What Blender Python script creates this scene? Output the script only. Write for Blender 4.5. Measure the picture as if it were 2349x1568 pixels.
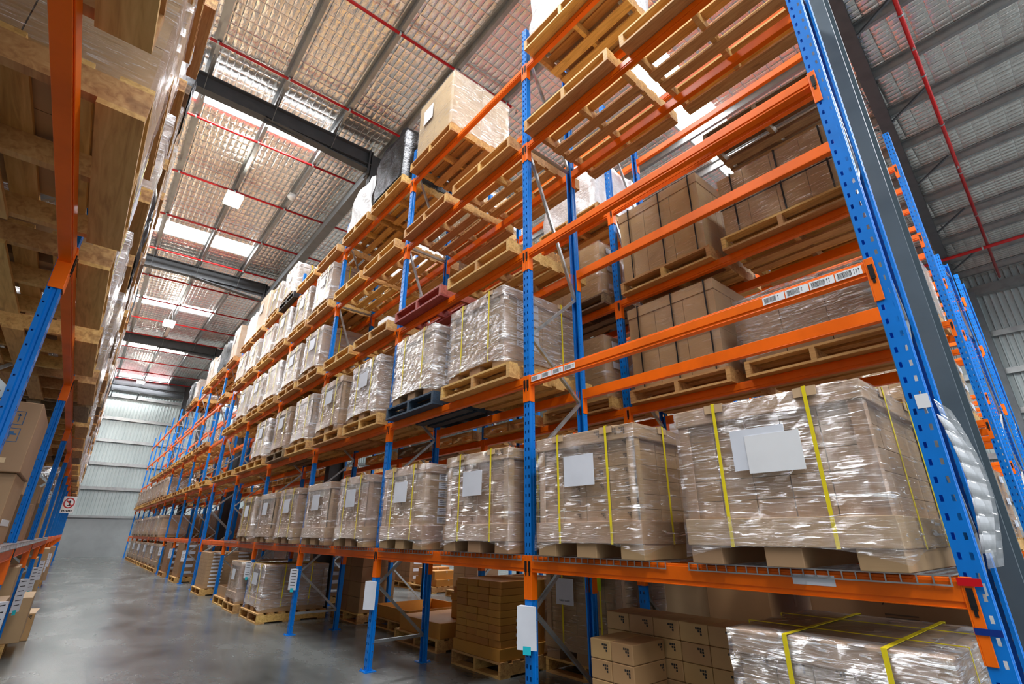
import bpy, math, random
from mathutils import Vector
random.seed(11)
SC = bpy.context.scene
COL = SC.collection
for o in list(bpy.data.objects): bpy.data.objects.remove(o)

# ------------------------------------------------------------------ camera
W, H, FPX = 2349, 1568, 1115.7969
PITCH, YAW, ROLL, CH = 0.3769, 0.7007, 0.0038, 1.4098
def _cam_axes():
    cy, sy, cp, sp = math.cos(YAW), math.sin(YAW), math.cos(PITCH), math.sin(PITCH)
    F = Vector((sy*cp, cy*cp, sp)); R = Vector((cy, -sy, 0)); U = R.cross(F)
    c, s = math.cos(ROLL), math.sin(ROLL)
    return F, R*c + U*s, -R*s + U*c
F_, R_, U_ = _cam_axes()
cd = bpy.data.cameras.new('camera'); cam = bpy.data.objects.new('camera', cd); COL.objects.link(cam)
cd.sensor_fit = 'HORIZONTAL'; cd.sensor_width = 36.0; cd.lens = 36.0*FPX/W; cd.clip_start = 0.03; cd.clip_end = 300
from mathutils import Matrix
M = Matrix((R_, U_, -F_)).transposed().to_4x4(); M.translation = Vector((0, 0, CH)); cam.matrix_world = M
SC.camera = cam
# ------------------------------------------------------------------ light and exposure
SC.view_settings.view_transform = 'Standard'; SC.view_settings.look = 'None'
SC.view_settings.gamma = 1; SC.view_settings.use_curve_mapping = False
SC.view_settings.exposure = 0.75
SKY_E, LAMP_E, WORLD_E = 31.0, 90.0, 0.75
wd = bpy.data.worlds.new('daylight'); SC.world = wd; wd.use_nodes = True
wd.node_tree.nodes['Background'].inputs[0].default_value = (0.86, 0.93, 1.0, 1)
wd.node_tree.nodes['Background'].inputs[1].default_value = WORLD_E
cy_ = SC.cycles
cy_.max_bounces = 7; cy_.diffuse_bounces = 4; cy_.glossy_bounces = 4; cy_.transmission_bounces = 2
cy_.transparent_max_bounces = 12; cy_.caustics_reflective = False; cy_.caustics_refractive = False
cy_.use_denoising = True; cy_.sample_clamp_indirect = 6.0; cy_.use_adaptive_sampling = True; cy_.adaptive_threshold = 0.02

# ------------------------------------------------------------------ materials
MATS = {}
def new_mat(name):
    m = bpy.data.materials.new(name); m.use_nodes = True
    nt = m.node_tree; b = nt.nodes['Principled BSDF']; MATS[name] = m
    return m, nt, b
def N(nt, typ, **kw):
    n = nt.nodes.new(typ)
    for k, v in kw.items():
        if k.startswith('i_'): n.inputs[k[2:].replace('_', ' ')].default_value = v
        else: setattr(n, k, v)
    return n
def L(nt, a, b): nt.links.new(a, b)
def ramp(nt, fac, stops):
    r = N(nt, 'ShaderNodeValToRGB'); e = r.color_ramp.elements
    while len(e) < len(stops): e.new(0.5)
    for el, (p, c) in zip(e, stops): el.position = p; el.color = (c[0], c[1], c[2], 1)
    L(nt, fac, r.inputs[0]); return r.outputs[0]
def coords(nt, scale=(1, 1, 1), src='Object', rot=(0, 0, 0)):
    t = N(nt, 'ShaderNodeTexCoord'); mp = N(nt, 'ShaderNodeMapping')
    mp.inputs['Scale'].default_value = scale; mp.inputs['Rotation'].default_value = rot
    L(nt, t.outputs[src], mp.inputs[0]); return mp.outputs[0]
def noise(nt, vec, scale, detail=3, dist=0.0, rough=.5):
    n = N(nt, 'ShaderNodeTexNoise', i_Scale=scale, i_Detail=detail, i_Distortion=dist, i_Roughness=rough)
    L(nt, vec, n.inputs['Vector']); return n.outputs['Fac']
def bump(nt, b, h, strength, dist=0.01):
    n = N(nt, 'ShaderNodeBump', i_Strength=strength, i_Distance=dist); L(nt, h, n.inputs['Height'])
    L(nt, n.outputs[0], b.inputs['Normal']); return n
def vary(nt, col, amt_v=.25, amt_h=.02):
    oi = N(nt, 'ShaderNodeObjectInfo'); hs = N(nt, 'ShaderNodeHueSaturation')
    m1 = N(nt, 'ShaderNodeMapRange', i_To_Min=1-amt_v, i_To_Max=1+amt_v*.7); L(nt, oi.outputs['Random'], m1.inputs[0]); L(nt, m1.outputs[0], hs.inputs['Value'])
    m2 = N(nt, 'ShaderNodeMapRange', i_To_Min=.5-amt_h, i_To_Max=.5+amt_h); L(nt, oi.outputs['Random'], m2.inputs[0]); L(nt, m2.outputs[0], hs.inputs['Hue'])
    L(nt, col, hs.inputs['Color']); return hs.outputs[0]
def paint(name, col, rough=.35, metal=0, dirt=.15, coat=0, dscale=4):
    m, nt, b = new_mat(name)
    v = coords(nt); f = noise(nt, v, dscale, 5)
    c2 = [x*(1-dirt*2) for x in col]
    L(nt, ramp(nt, f, [(.3, c2), (.55, col)]), b.inputs['Base Color'])
    b.inputs['Roughness'].default_value = rough; b.inputs['Metallic'].default_value = metal
    b.inputs['Specular IOR Level'].default_value = .5 if metal else .3
    b.inputs['Coat Weight'].default_value = coat; b.inputs['Coat Roughness'].default_value = .12
    return m
paint('blue', (.0, .19, .68), .42, dirt=.08, coat=.04)
paint('orange', (.95, .155, .0), .42, dirt=.08, coat=.04)
paint('galv', (.52, .55, .56), .38, .85, dirt=.2, dscale=9)
paint('steel_dark', (.085, .09, .097), .5, dirt=.1)
paint('steel_grey', (.17, .185, .195), .5, dirt=.1)
paint('column_grey', (.085, .115, .14), .42, dirt=.06)
paint('red', (.55, .012, .014), .3, dirt=.1, coat=.3)
paint('black', (.012, .012, .013), .4)
paint('white_paint', (.8, .8, .78), .5, dirt=.03)
paint('yellow', (.85, .68, .02), .35, dirt=.05)
paint('paper', (.74, .77, .84), .6, dirt=.04)
paint('paper_white', (.85, .86, .88), .5, dirt=.03)
paint('ink', (.03, .03, .032), .7)
paint('ink_soft', (.14, .09, .055), .8)
paint('ink_blue', (.05, .16, .35), .7)
paint('cyan', (.02, .55, .65), .5, dirt=.02)
paint('lime', (.45, .62, .01), .55, dirt=.02)
paint('tape_red', (.6, .005, .012), .3, dirt=.02)
paint('tape_blue', (.004, .03, .22), .3, dirt=.02)
paint('grey_plastic', (.45, .48, .52), .4, dirt=.02)
paint('purlin', (.36, .37, .37), .36, .7, dirt=.1)
def wood(name, cols, rough=.65, v_amt=.22):
    m, nt, b = new_mat(name)
    v = coords(nt, (14, 1.2, 14)); f = noise(nt, v, 2.2, 5, 1.2)
    k = noise(nt, coords(nt, (3, 1.3, 3)), 3.0, 2)
    base = ramp(nt, f, [(.25, cols[0]), (.5, cols[1]), (.75, cols[2])])
    mx = N(nt, 'ShaderNodeMixRGB', blend_type='MULTIPLY'); L(nt, base, mx.inputs[1]); mx.inputs[0].default_value = .8
    L(nt, ramp(nt, k, [(.24, (.35, .26, .2)), (.36, (1, 1, 1))]), mx.inputs[2])
    L(nt, vary(nt, mx.outputs[0], v_amt, .012), b.inputs['Base Color'])
    b.inputs['Roughness'].default_value = rough; bump(nt, b, f, .25, .004)
wood('wood', [(.42, .20, .055), (.64, .36, .115), (.76, .47, .175)])
wood('wood_old', [(.12, .075, .04), (.24, .155, .085), (.33, .22, .12)])
wood('wood_red', [(.20, .035, .03), (.36, .06, .05), (.42, .10, .08)])
wood('wood_navy', [(.012, .022, .035), (.02, .05, .085), (.04, .07, .10)])
wood('wood_black', [(.02, .017, .014), (.035, .03, .025), (.05, .042, .035)])
def card(name, col, v_amt=.12):
    m, nt, b = new_mat(name)
    f = noise(nt, coords(nt), 3.2, 4); g = noise(nt, coords(nt, (1, 1, 40)), 6, 2)
    L(nt, vary(nt, ramp(nt, f, [(.3, [x*.86 for x in col]), (.7, col)]), v_amt, .008), b.inputs['Base Color'])
    b.inputs['Roughness'].default_value = .62; bump(nt, b, g, .06, .003)
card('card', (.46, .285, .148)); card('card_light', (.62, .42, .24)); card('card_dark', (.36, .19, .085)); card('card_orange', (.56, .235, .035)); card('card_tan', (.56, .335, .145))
def film(name, tint, haze, fac0, fac1, rough, sc=(2.0, 2.0, 30), bs=.8, thr=.0, t0=.585):
    m, nt, b = new_mat(name); nt.nodes.remove(b)
    v = coords(nt, sc, rot=(.12, .10, 0)); f = noise(nt, v, 2.6, 6, 1.6, .62)
    v2 = coords(nt, (sc[0]*.8, sc[1]*.8, sc[2]*.55), rot=(-.35, -.3, 0)); f2 = noise(nt, v2, 3.4, 4, 1.2)
    lo = noise(nt, coords(nt), 2.1, 2, .5)
    ad = N(nt, 'ShaderNodeMath', operation='ADD'); L(nt, f, ad.inputs[0]); L(nt, f2, ad.inputs[1])
    bp = N(nt, 'ShaderNodeBump', i_Strength=bs, i_Distance=.02); L(nt, ad.outputs[0], bp.inputs['Height'])
    gl = N(nt, 'ShaderNodeBsdfGlossy'); gl.inputs['Color'].default_value = (*tint, 1) if tint[0] > .1 else (.35, .35, .36, 1); gl.inputs['Roughness'].default_value = rough; L(nt, bp.outputs[0], gl.inputs['Normal'])
    df = N(nt, 'ShaderNodeBsdfDiffuse'); df.inputs['Color'].default_value = (*tint, 1); L(nt, bp.outputs[0], df.inputs['Normal'])
    gd = N(nt, 'ShaderNodeMixShader'); gd.inputs[0].default_value = haze; L(nt, gl.outputs[0], gd.inputs[1]); L(nt, df.outputs[0], gd.inputs[2])
    mul = N(nt, 'ShaderNodeMath', operation='MULTIPLY'); L(nt, f, mul.inputs[0]); L(nt, ramp(nt, lo, [(.2, (.72,)*3), (.75, (1.2,)*3)]), mul.inputs[1])
    fac = ramp(nt, mul.outputs[0], [(.34, (fac0,)*3), (.5, ((fac0*.6+fac1*.4),)*3), (.62, (fac1,)*3), (.72, (min(1, fac1*1.25),)*3)])
    tr = N(nt, 'ShaderNodeBsdfTransparent'); mx = N(nt, 'ShaderNodeMixShader'); tr.inputs[0].default_value = (.96, .96, .965, 1)
    if thr:
        th = ramp(nt, f2, [(t0, (0, 0, 0)), (t0+.05, (thr,)*3)]); a2 = N(nt, 'ShaderNodeMath', operation='MAXIMUM'); L(nt, fac, a2.inputs[0]); L(nt, th, a2.inputs[1]); fac = a2.outputs[0]  # white threads on the film folds, their highlights painted in as opacity
    L(nt, fac, mx.inputs[0]); L(nt, tr.outputs[0], mx.inputs[1]); L(nt, gd.outputs[0], mx.inputs[2])
    L(nt, mx.outputs[0], nt.nodes['Material Output'].inputs['Surface'])
film('film', (.93, .93, .94), .22, .05, .26, .10, thr=.7)
film('film_heavy', (.93, .93, .94), .32, .12, .42, .11, thr=.85, t0=.535)
film('film_clear', (.92, .92, .93), .15, .03, .20, .12, thr=.3)
film('film_cloudy', (.86, .88, .91), .45, .40, .70, .2, (2, 2, 5))
film('film_black', (.010, .010, .011), .7, .98, 1.0, .18, (3, 3, 7), .5)
film('film_white', (.88, .88, .89), .75, .85, .98, .25, (3, 3, 5), .6)
film('sleeve', (.88, .9, .92), .3, .22, .40, .12, (1, 1, 1), .03)
def foil():
    m, nt, b = new_mat('foil')
    t = N(nt, 'ShaderNodeTexCoord'); sp = N(nt, 'ShaderNodeSeparateXYZ'); L(nt, t.outputs['Object'], sp.inputs[0])
    def cell(o, p):
        a = N(nt, 'ShaderNodeMath', operation='MULTIPLY'); L(nt, o, a.inputs[0]); a.inputs[1].default_value = math.pi/p
        s = N(nt, 'ShaderNodeMath', operation='SINE'); L(nt, a.outputs[0], s.inputs[0])
        ab = N(nt, 'ShaderNodeMath', operation='ABSOLUTE'); L(nt, s.outputs[0], ab.inputs[0]); return ab.outputs[0]
    cx, cyy = cell(sp.outputs[0], .15), cell(sp.outputs[1], .30)
    mn = N(nt, 'ShaderNodeMath', operation='MINIMUM'); L(nt, cx, mn.inputs[0])
    k2 = N(nt, 'ShaderNodeMath', operation='MULTIPLY'); L(nt, cyy, k2.inputs[0]); k2.inputs[1].default_value = 2.0; L(nt, k2.outputs[0], mn.inputs[1])
    wire = ramp(nt, mn.outputs[0], [(.035, (0, 0, 0)), (.085, (1, 1, 1))])
    pr = N(nt, 'ShaderNodeMath', operation='MULTIPLY'); L(nt, cx, pr.inputs[0]); L(nt, cyy, pr.inputs[1])
    sq = N(nt, 'ShaderNodeMath', operation='POWER'); L(nt, pr.outputs[0], sq.inputs[0]); sq.inputs[1].default_value = .45
    cr = noise(nt, coords(nt, (1.6, .8, 1)), 7, 4, 1.0); cr2 = noise(nt, coords(nt, (1, .5, 1)), 1.6, 2)
    s1 = N(nt, 'ShaderNodeMath', operation='MULTIPLY_ADD'); L(nt, cr, s1.inputs[0]); s1.inputs[1].default_value = .8; L(nt, sq.outputs[0], s1.inputs[2])
    s2 = N(nt, 'ShaderNodeMath', operation='MULTIPLY_ADD'); L(nt, cr2, s2.inputs[0]); s2.inputs[1].default_value = 2.2; L(nt, s1.outputs[0], s2.inputs[2])
    col = N(nt, 'ShaderNodeMixRGB'); L(nt, wire, col.inputs[0]); col.inputs[1].default_value = (.42, .39, .36, 1); col.inputs[2].default_value = (.94, .90, .85, 1)  # silver foil tinted slightly warm, its warm reflections put into the colour
    L(nt, col.outputs[0], b.inputs['Base Color']); b.inputs['Metallic'].default_value = .9; b.inputs['Roughness'].default_value = .23
    bump(nt, b, s2.outputs[0], .62, .026)
foil()
def concrete():
    m, nt, b = new_mat('concrete')
    v = coords(nt, (1, .45, 1)); f = noise(nt, v, 1.3, 6, 0, .62); g = noise(nt, coords(nt), 14, 4)
    c1 = ramp(nt, f, [(.3, (.070, .077, .075)), (.7, (.175, .184, .178))])
    mx = N(nt, 'ShaderNodeMixRGB', blend_type='MULTIPLY'); mx.inputs[0].default_value = .35; L(nt, c1, mx.inputs[1])
    L(nt, ramp(nt, g, [(.3, (.78,)*3), (.65, (1, 1, 1))]), mx.inputs[2])
    t = N(nt, 'ShaderNodeTexCoord'); sp = N(nt, 'ShaderNodeSeparateXYZ'); L(nt, t.outputs['Object'], sp.inputs[0])
    a = N(nt, 'ShaderNodeMath', operation='PINGPONG'); L(nt, sp.outputs[1], a.inputs[0]); a.inputs[1].default_value = 5.1
    ln = ramp(nt, a.outputs[0], [(.006, (.62,)*3), (.010, (1, 1, 1))])
    my = N(nt, 'ShaderNodeMixRGB', blend_type='MULTIPLY'); my.inputs[0].default_value = 1; L(nt, mx.outputs[0], my.inputs[1]); L(nt, ln, my.inputs[2])
    L(nt, my.outputs[0], b.inputs['Base Color'])
    L(nt, ramp(nt, f, [(.2, (.16,)*3), (.8, (.34,)*3)]), b.inputs['Roughness']); b.inputs['Specular IOR Level'].default_value = .55
concrete()
paint('precast', (.30, .315, .32), .7, dirt=.08, dscale=1.2)
def sheet():
    m, nt, b = new_mat('wall_sheet'); f = noise(nt, coords(nt, (1.5, 1.5, .5)), .8, 3)
    L(nt, ramp(nt, f, [(.3, (.40, .455, .455)), (.7, (.50, .56, .555))]), b.inputs['Base Color']); b.inputs['Roughness'].default_value = .42; b.inputs['Metallic'].default_value = .15
sheet()
def emit(name, col, e):
    m, nt, b = new_mat(name); b.inputs['Emission Color'].default_value = (*col, 1); b.inputs['Emission Strength'].default_value = e; b.inputs['Base Color'].default_value = (.8, .8, .8, 1)
emit('skylight', (.96, .98, 1.0), SKY_E); emit('lamp_lens', (1.0, .95, .82), LAMP_E)

# ------------------------------------------------------------------ mesh helpers
class MB:
    def __init__(s): s.v = []; s.f = []
    def quad(s, a, b, c, d):
        n = len(s.v); s.v += [tuple(a), tuple(b), tuple(c), tuple(d)]; s.f.append((n, n+1, n+2, n+3)); return s
    def box(s, x0, x1, y0, y1, z0, z1):
        n = len(s.v)
        s.v += [(x, y, z) for z in (z0, z1) for y in (y0, y1) for x in (x0, x1)]
        s.f += [tuple(n+i for i in q) for q in ((0, 2, 3, 1), (4, 5, 7, 6), (0, 1, 5, 4), (2, 6, 7, 3), (0, 4, 6, 2), (1, 3, 7, 5))]; return s
    def cbox(s, c, d): return s.box(c[0]-d[0]/2, c[0]+d[0]/2, c[1]-d[1]/2, c[1]+d[1]/2, c[2]-d[2]/2, c[2]+d[2]/2)
    def bar(s, p0, p1, w, h, up=(0, 0, 1)):
        p0, p1 = Vector(p0), Vector(p1); d = (p1-p0).normalized(); u = Vector(up)
        if abs(d.dot(u)) > .99: u = Vector((1, 0, 0))
        a = d.cross(u).normalized()*w/2; b = a.cross(d).normalized()*h/2; n = len(s.v)
        for p in (p0, p1): s.v += [tuple(p-a-b), tuple(p+a-b), tuple(p+a+b), tuple(p-a+b)]
        s.f += [tuple(n+i for i in q) for q in ((0, 3, 2, 1), (4, 5, 6, 7), (0, 1, 5, 4), (1, 2, 6, 5), (2, 3, 7, 6), (3, 0, 4, 7))]; return s
    def tube(s, p0, p1, r, seg=10, r1=None, caps=True):
        p0, p1 = Vector(p0), Vector(p1); d = (p1-p0).normalized(); u = Vector((0, 0, 1)) if abs(d.z) < .9 else Vector((1, 0, 0))
        a = d.cross(u).normalized(); b = a.cross(d); n = len(s.v); r1 = r if r1 is None else r1
        for p, q in ((p0, r), (p1, r1)):
            for i in range(seg):
                t = 2*math.pi*i/seg; s.v.append(tuple(p+a*(q*math.cos(t))+b*(q*math.sin(t))))
        for i in range(seg):
            j = (i+1) % seg; s.f.append((n+i, n+j, n+seg+j, n+seg+i))
        if caps: s.f.append(tuple(n+i for i in reversed(range(seg)))); s.f.append(tuple(n+seg+i for i in range(seg)))
        return s
    def build(s, name, mat, parent=None, smooth=False, bevel=0, loc=None):
        me = bpy.data.meshes.new(name); me.from_pydata(s.v, [], s.f); me.update()
        if smooth:
            for p in me.polygons: p.use_smooth = True
        me.materials.append(MATS[mat] if isinstance(mat, str) else mat)
        o = bpy.data.objects.new(name, me); COL.objects.link(o)
        if bevel:
            b = o.modifiers.new('edge', 'BEVEL'); b.width = bevel; b.segments = 2; b.limit_method = 'ANGLE'
        if parent: o.parent = parent
        if loc: o.location = loc
        return o
def thing(name, label, cat, loc=(0, 0, 0), rz=0, group=None):
    o = bpy.data.objects.new(name, None); COL.objects.link(o); o.location = loc; o.rotation_euler = (0, 0, rz); o.empty_display_size = .1
    o['label'] = label; o['category'] = cat
    if group: o['group'] = group
    return o
def tag(o, label, cat, group=None):
    o['label'] = label; o['category'] = cat
    if group: o['group'] = group
    return o
def struct(o, label=None):
    o['kind'] = 'structure'
    if label: o['label'] = label
    return o
KIDS = {}
def dup(root, loc, rz=0, label=None, group=None, sc=None, skip=()):
    r = root.copy(); COL.objects.link(r); r.location = loc; r.rotation_euler = (0, 0, rz)
    if sc: r.scale = sc
    if label: r['label'] = label
    if group: r['group'] = group
    for ch in KIDS.setdefault(root.name, list(root.children)):
        if ch.name.split('.')[0] in skip: continue
        c = ch.copy(); COL.objects.link(c); c.parent = r
        for g in KIDS.setdefault(ch.name, list(ch.children)):
            d = g.copy(); COL.objects.link(d); d.parent = c
    return r
ORD = ['nearest', 'second', 'third', 'fourth', 'fifth', 'sixth', 'seventh', 'eighth', 'ninth', 'tenth', 'eleventh', 'twelfth', 'thirteenth', 'fourteenth']
LVN = ['floor', 'first', 'second', 'third', 'fourth', 'top']

# ------------------------------------------------------------------ layout numbers (metres)
P = 2.7
XR, YU0 = 2.8456, 0.464            # aisle face and end frame of the long right rack
DEP = 0.76                          # front post to rear post
LV = [1.25, 2.755, 4.10, 5.47, 6.70]; TOP = 7.33
XR2, YU2 = 4.49, 0.60               # second rack back to back behind it
XR3, YU3 = 8.30, 0.737               # rack across the next aisle
XL = -0.33; LVL = [1.32, 2.80, 4.15, 5.50, 6.72]
YLS = [0.35, 3.2, 6.15, 8.95, 11.75, 14.6, 17.3, 20.0, 22.7, 25.4, 28.1, 30.8, 33.5, 36.2, 38.9]
YFAR, XWL, XWR, YNEAR = 43.0, -6.0, 24.0, -12.0
XRIDGE = 6.0
def roof_z(x): return 11.47 + .034*x if x < XRIDGE else 11.47 + .034*XRIDGE - .062*(x-XRIDGE)

# ------------------------------------------------------------------ the setting
struct(MB().box(XWL, XWR+.3, YNEAR, YFAR+.3, -.2, 0).build('floor', 'concrete'), 'grey polished concrete warehouse floor')
def corrugated(axis, fixed, a0, a1, z0, z1, sgn):
    m = MB(); pitch, d = .19, .045; x = a0; prof = []
    while x < a1:
        prof += [(x, 0), (x+.115, 0), (x+.135, d), (x+.17, d)]; x += pitch
    for (p, e), (q, g) in zip(prof, prof[1:]):
        if axis == 'x': m.quad((p, fixed-sgn*e, z0), (q, fixed-sgn*g, z0), (q, fixed-sgn*g, z1), (p, fixed-sgn*e, z1))
        else: m.quad((fixed-sgn*e, p, z0), (fixed-sgn*g, q, z0), (fixed-sgn*g, q, z1), (fixed-sgn*e, p, z1))
    return m
def wall(name, axis, fixed, a0, a1, sgn, girts, zc, ztop, lab):
    w = corrugated(axis, fixed, a0, a1, zc, ztop, sgn).build(name, 'wall_sheet'); struct(w, lab)
    m = MB(); t = MB(); i0, i1 = (fixed, fixed+sgn*.2) if sgn > 0 else (fixed+sgn*.2, fixed)
    if axis == 'x':
        m.box(a0, a1, fixed-.06 if sgn > 0 else fixed, fixed+.14, 0, zc)
        for z in girts: t.box(a0, a1, fixed-sgn*.17 if sgn > 0 else fixed+.02, fixed-sgn*.02 if sgn > 0 else fixed+.17, z-.10, z+.10)
        t.box(a0, a1, fixed-.14, fixed-.05, zc-.04, zc+.10)
    else:
        m.box(min(fixed-sgn*.06, fixed+sgn*.14), max(fixed-sgn*.06, fixed+sgn*.14), a0, a1, 0, zc)
        for z in girts: t.box(min(fixed-sgn*.2, fixed-sgn*.02), max(fixed-sgn*.2, fixed-sgn*.02), a0, a1, z-.10, z+.10)
    m.build('precast_panel', 'precast', w); t.build('girt', 'purlin', w)
wall('wall_far', 'x', YFAR, XWL, XWR, 1, [4.15, 5.72, 7.25, 8.75, 10.3], 2.36, 11.75, 'pale ribbed metal end wall above a concrete panel')
wall('wall_right', 'y', XWR, YNEAR, YFAR, 1, [2.6, 4.0, 5.43, 6.83, 8.24], 1.6, 10.6, 'pale ribbed metal side wall with grey rails')
wall('wall_left', 'y', XWL, YNEAR, YFAR, -1, [4.2, 5.7, 7.2, 8.7, 10.2], 2.36, 11.3, 'ribbed metal side wall behind the left rack')
# roof: foil blanket with openings, skylight sheets in the openings
RLS = [(11.5+7.5*q-.5, 11.5+7.5*q+.5) for q in range(-3, 5)]
RRS = [(3.75+7.5*q, 4.75+7.5*q) for q in range(-2, 6)]
RRS[0] = (-11.2, -10.2)
wn = 1
for xs, sk, lab in (((XWL, -4.47, 2.79, XRIDGE), RLS, 'left'), ((XRIDGE, 7.2, 15.4, XWR), RRS, 'right')):
    fm = MB(); ys = [YNEAR] + [y for q in sk for y in q if y > YNEAR] + [YFAR]
    for i in range(3):
        for j in range(len(ys)-1):
            xa, xb, ya, yb = xs[i], xs[i+1], ys[j], ys[j+1]
            if i == 1 and any(abs(ya-q[0]) < .01 for q in sk):
                w = MB().quad((xa, ya, roof_z(xa)+.04), (xa, yb, roof_z(xa)+.04), (xb, yb, roof_z(xb)+.04), (xb, ya, roof_z(xb)+.04)).build('window_%d' % wn, 'skylight'); wn += 1
                struct(w, 'translucent skylight strip in the roof'); continue
            fm.quad((xa, ya, roof_z(xa)), (xa, yb, roof_z(xa)), (xb, yb, roof_z(xb)), (xb, ya, roof_z(xb)))
    struct(fm.build('ceiling', 'foil'), 'silver foil insulation under wire mesh, %s slope' % lab)
xp = -5.93; k = 1
while xp < XWR:
    z = roof_z(xp); m = MB()
    m.box(xp-.012, xp+.012, YNEAR, YFAR, z-.21, z-.005); m.box(xp-.012, xp+.075, YNEAR, YFAR, z-.225, z-.205); m.box(xp-.075, xp+.012, YNEAR, YFAR, z-.02, z-.004)
    struct(m.build('purlin', 'purlin'), 'galvanised purlin running along the roof'); xp += 1.455; k += 1
def i_beam(m, p0, p1, w, hh, tf=.03):
    p0, p1 = Vector(p0), Vector(p1); up = Vector((0, 0, hh/2-tf/2))
    m.bar(p0+up, p1+up, w, tf); m.bar(p0-up, p1-up, w, tf); m.bar(p0, p1, .02, hh)
for i, y in enumerate((10.85, 21.1, 31.2, 41.6)):
    m = MB()
    i_beam(m, (XWL, y, roof_z(XWL)-.225-.23), (3.95, y, roof_z(3.95)-.225-.23), .22, .46)
    d = 0.52 + (.16 if i == 1 else 0)
    m.bar((1.2, y, roof_z(1.2)-.225-.45), (3.9, y, roof_z(3.9)-.225-d-.1), .22, .03)
    m.bar((1.2, y, roof_z(1.2)-.225-.3), (3.9, y, roof_z(3.9)-.225-.36), .018, .42)
    m.box(3.84, 3.88, y-.14, y+.14, roof_z(3.7)-1.0, roof_z(3.7)-.22)
    i_beam(m, (4.24, y, roof_z(4.24)-.225-.3), (9.0, y, roof_z(9)-.225-.3), .22, .6)
    struct(m.build('rafter', 'steel_dark'), 'dark grey steel portal rafter')
    m = MB(); x0, x1 = 3.93, 4.26
    m.box(x0, x0+.02, y-.12, y+.12, 0, roof_z(3.9)-.24); m.box(x1-.02, x1, y-.12, y+.12, 0, roof_z(3.9)-.24); m.box(x0, x1, y-.01, y+.01, 0, roof_z(3.9)-.24)
    struct(m.build('column', 'steel_dark'), 'dark grey steel column between the racks')
    m = MB()
    for xx in (-.12, 1.335, 2.79):
        zz = roof_z(xx)-.22
        m.bar((xx+.02, y-.75, zz), (xx+.02, y-.1, zz-.5), .05, .012, (1, 0, 0)); m.bar((xx+.02, y+.75, zz), (xx+.02, y+.1, zz-.5), .05, .012, (1, 0, 0))
    struct(m.build('fly_brace', 'steel_grey'), 'thin steel brace from purlin to rafter')
m = MB(); m.box(3.95, 4.22, 10.97, 20.98, 10.74, 11.02)
struct(m.build('strut', 'steel_grey'), 'grey steel strut tying the columns together')
m = MB()                                  # the near column beside the end frame
m.box(3.93, 3.955, .437, .70, 0, 11.3); m.box(4.235, 4.26, .437, .70, 0, 11.3); m.box(3.93, 4.26, .56, .575, 0, 11.3)
struct(m.build('column', 'column_grey'), 'wide grey steel column beside the end frame')
m = MB(); i_beam(m, (4.1, .55, 11.15), (8.65, .82, 11.0), .22, .55); i_beam(m, (8.65, .82, 11.03), (XWR-.05, 1.70, 10.05), .24, .56)
struct(m.build('rafter', 'steel_dark'), 'dark grey rafter running to the right wall')
m = MB(); m.box(XWR-.42, XWR-.40, 1.25, 1.75, 0, 9.9); m.box(XWR-.22, XWR-.20, 1.25, 1.75, 0, 9.9); m.box(XWR-.41, XWR-.2, 1.49, 1.51, 0, 9.9)
struct(m.build('column', 'steel_grey'), 'grey steel column on the right wall')
m = MB()
for i in range(6):
    x = 9.7 + 2.9*i; y = .88 + (x-8.65)*.0573; zt = roof_z(x)-.22; zb = 10.78-(x-8.65)*.064
    m.bar((x, y-.95, zt), (x, y-.1, zb), .055, .04); m.bar((x, y+.8, zt), (x, y+.1, zb), .055, .04)
struct(m.build('fly_brace', 'steel_dark'), 'dark steel braces along the right rafter')
m = MB(); m.box(XWR-.35, XWR-.1, YNEAR, YFAR, 9.75, 10.1)
struct(m.build('eave_beam', 'purlin'), 'grey eave beam on top of the right wall')
m = MB()
for x in (-.12, 1.335): m.bar((x, YFAR-1.0, 10.5), (x, YFAR-.2, 10.2), .06, .06)
m.box(XWL, 4, YFAR-.9, YFAR-.82, 10.55, 10.66); m.box(XWL, 4, YFAR-.35, YFAR-.2, 10.75, 11.3)
struct(m.build('trim_1', 'steel_dark'), 'dark rails under the eave of the end wall')

# sprinkler pipes
def pipe(p0, p1, lab, heads=(), r=.034, brackets=()):
    t = thing('sprinkler_pipe', lab, 'pipe', p0, 0, 'red sprinkler pipes under the roof')
    d = Vector(p1)-Vector(p0)
    MB().tube((0, 0, 0), d, r, 10).build('pipe_run', 'red', t, True)
    for f in heads:
        q = d*f; MB().tube(q, q+Vector((0, 0, -.09)), .012, 8).tube(q+Vector((0, 0, -.09)), q+Vector((0, 0, -.10)), .03, 8).build('sprinkler_head', 'galv', t)
    for f in brackets:
        q = d*f; MB().bar(q+Vector((0, 0, -r)), q+Vector((0, 0, .16)), .02, .02).tube(q+d.normalized()*-.02, q+d.normalized()*.02, r*1.35, 10).build('pipe_bracket', 'galv', t)
yp = [7.06, 9.7, 12.3, 14.95, 17.6, 20.3, 22.9, 25.6, 28.3, 30.9, 33.5, 36.2, 38.9, 41.3]
for i, y in enumerate(yp):
    x0, x1 = (-5.5, 5.9)
    fx = [(q-x0)/(x1-x0) for q in (-.1, 1.36, 2.81, 4.27, 5.72)]
    pipe((x0, y, roof_z(x0)-.265), (x1, y, roof_z(x0)-.265+.034*(x1-x0)), 'red sprinkler pipe across the roof, %s from the camera' % ORD[i], [f+.03 for f in fx[::2]] if i < 8 else (), brackets=fx if i < 8 else ())
pipe((4.5, -.09, 11.35), (22.8, .447, 9.9), 'red sprinkler pipe climbing the roof on the right side', (.35, .6), .04, (.3, .4, .5, .62, .75, .86))
pipe((20.2, -8, 9.96), (20.0, 9, 10.0), 'red sprinkler main crossing beneath the right roof', (), .055, (.3, .5, .6))
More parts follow.
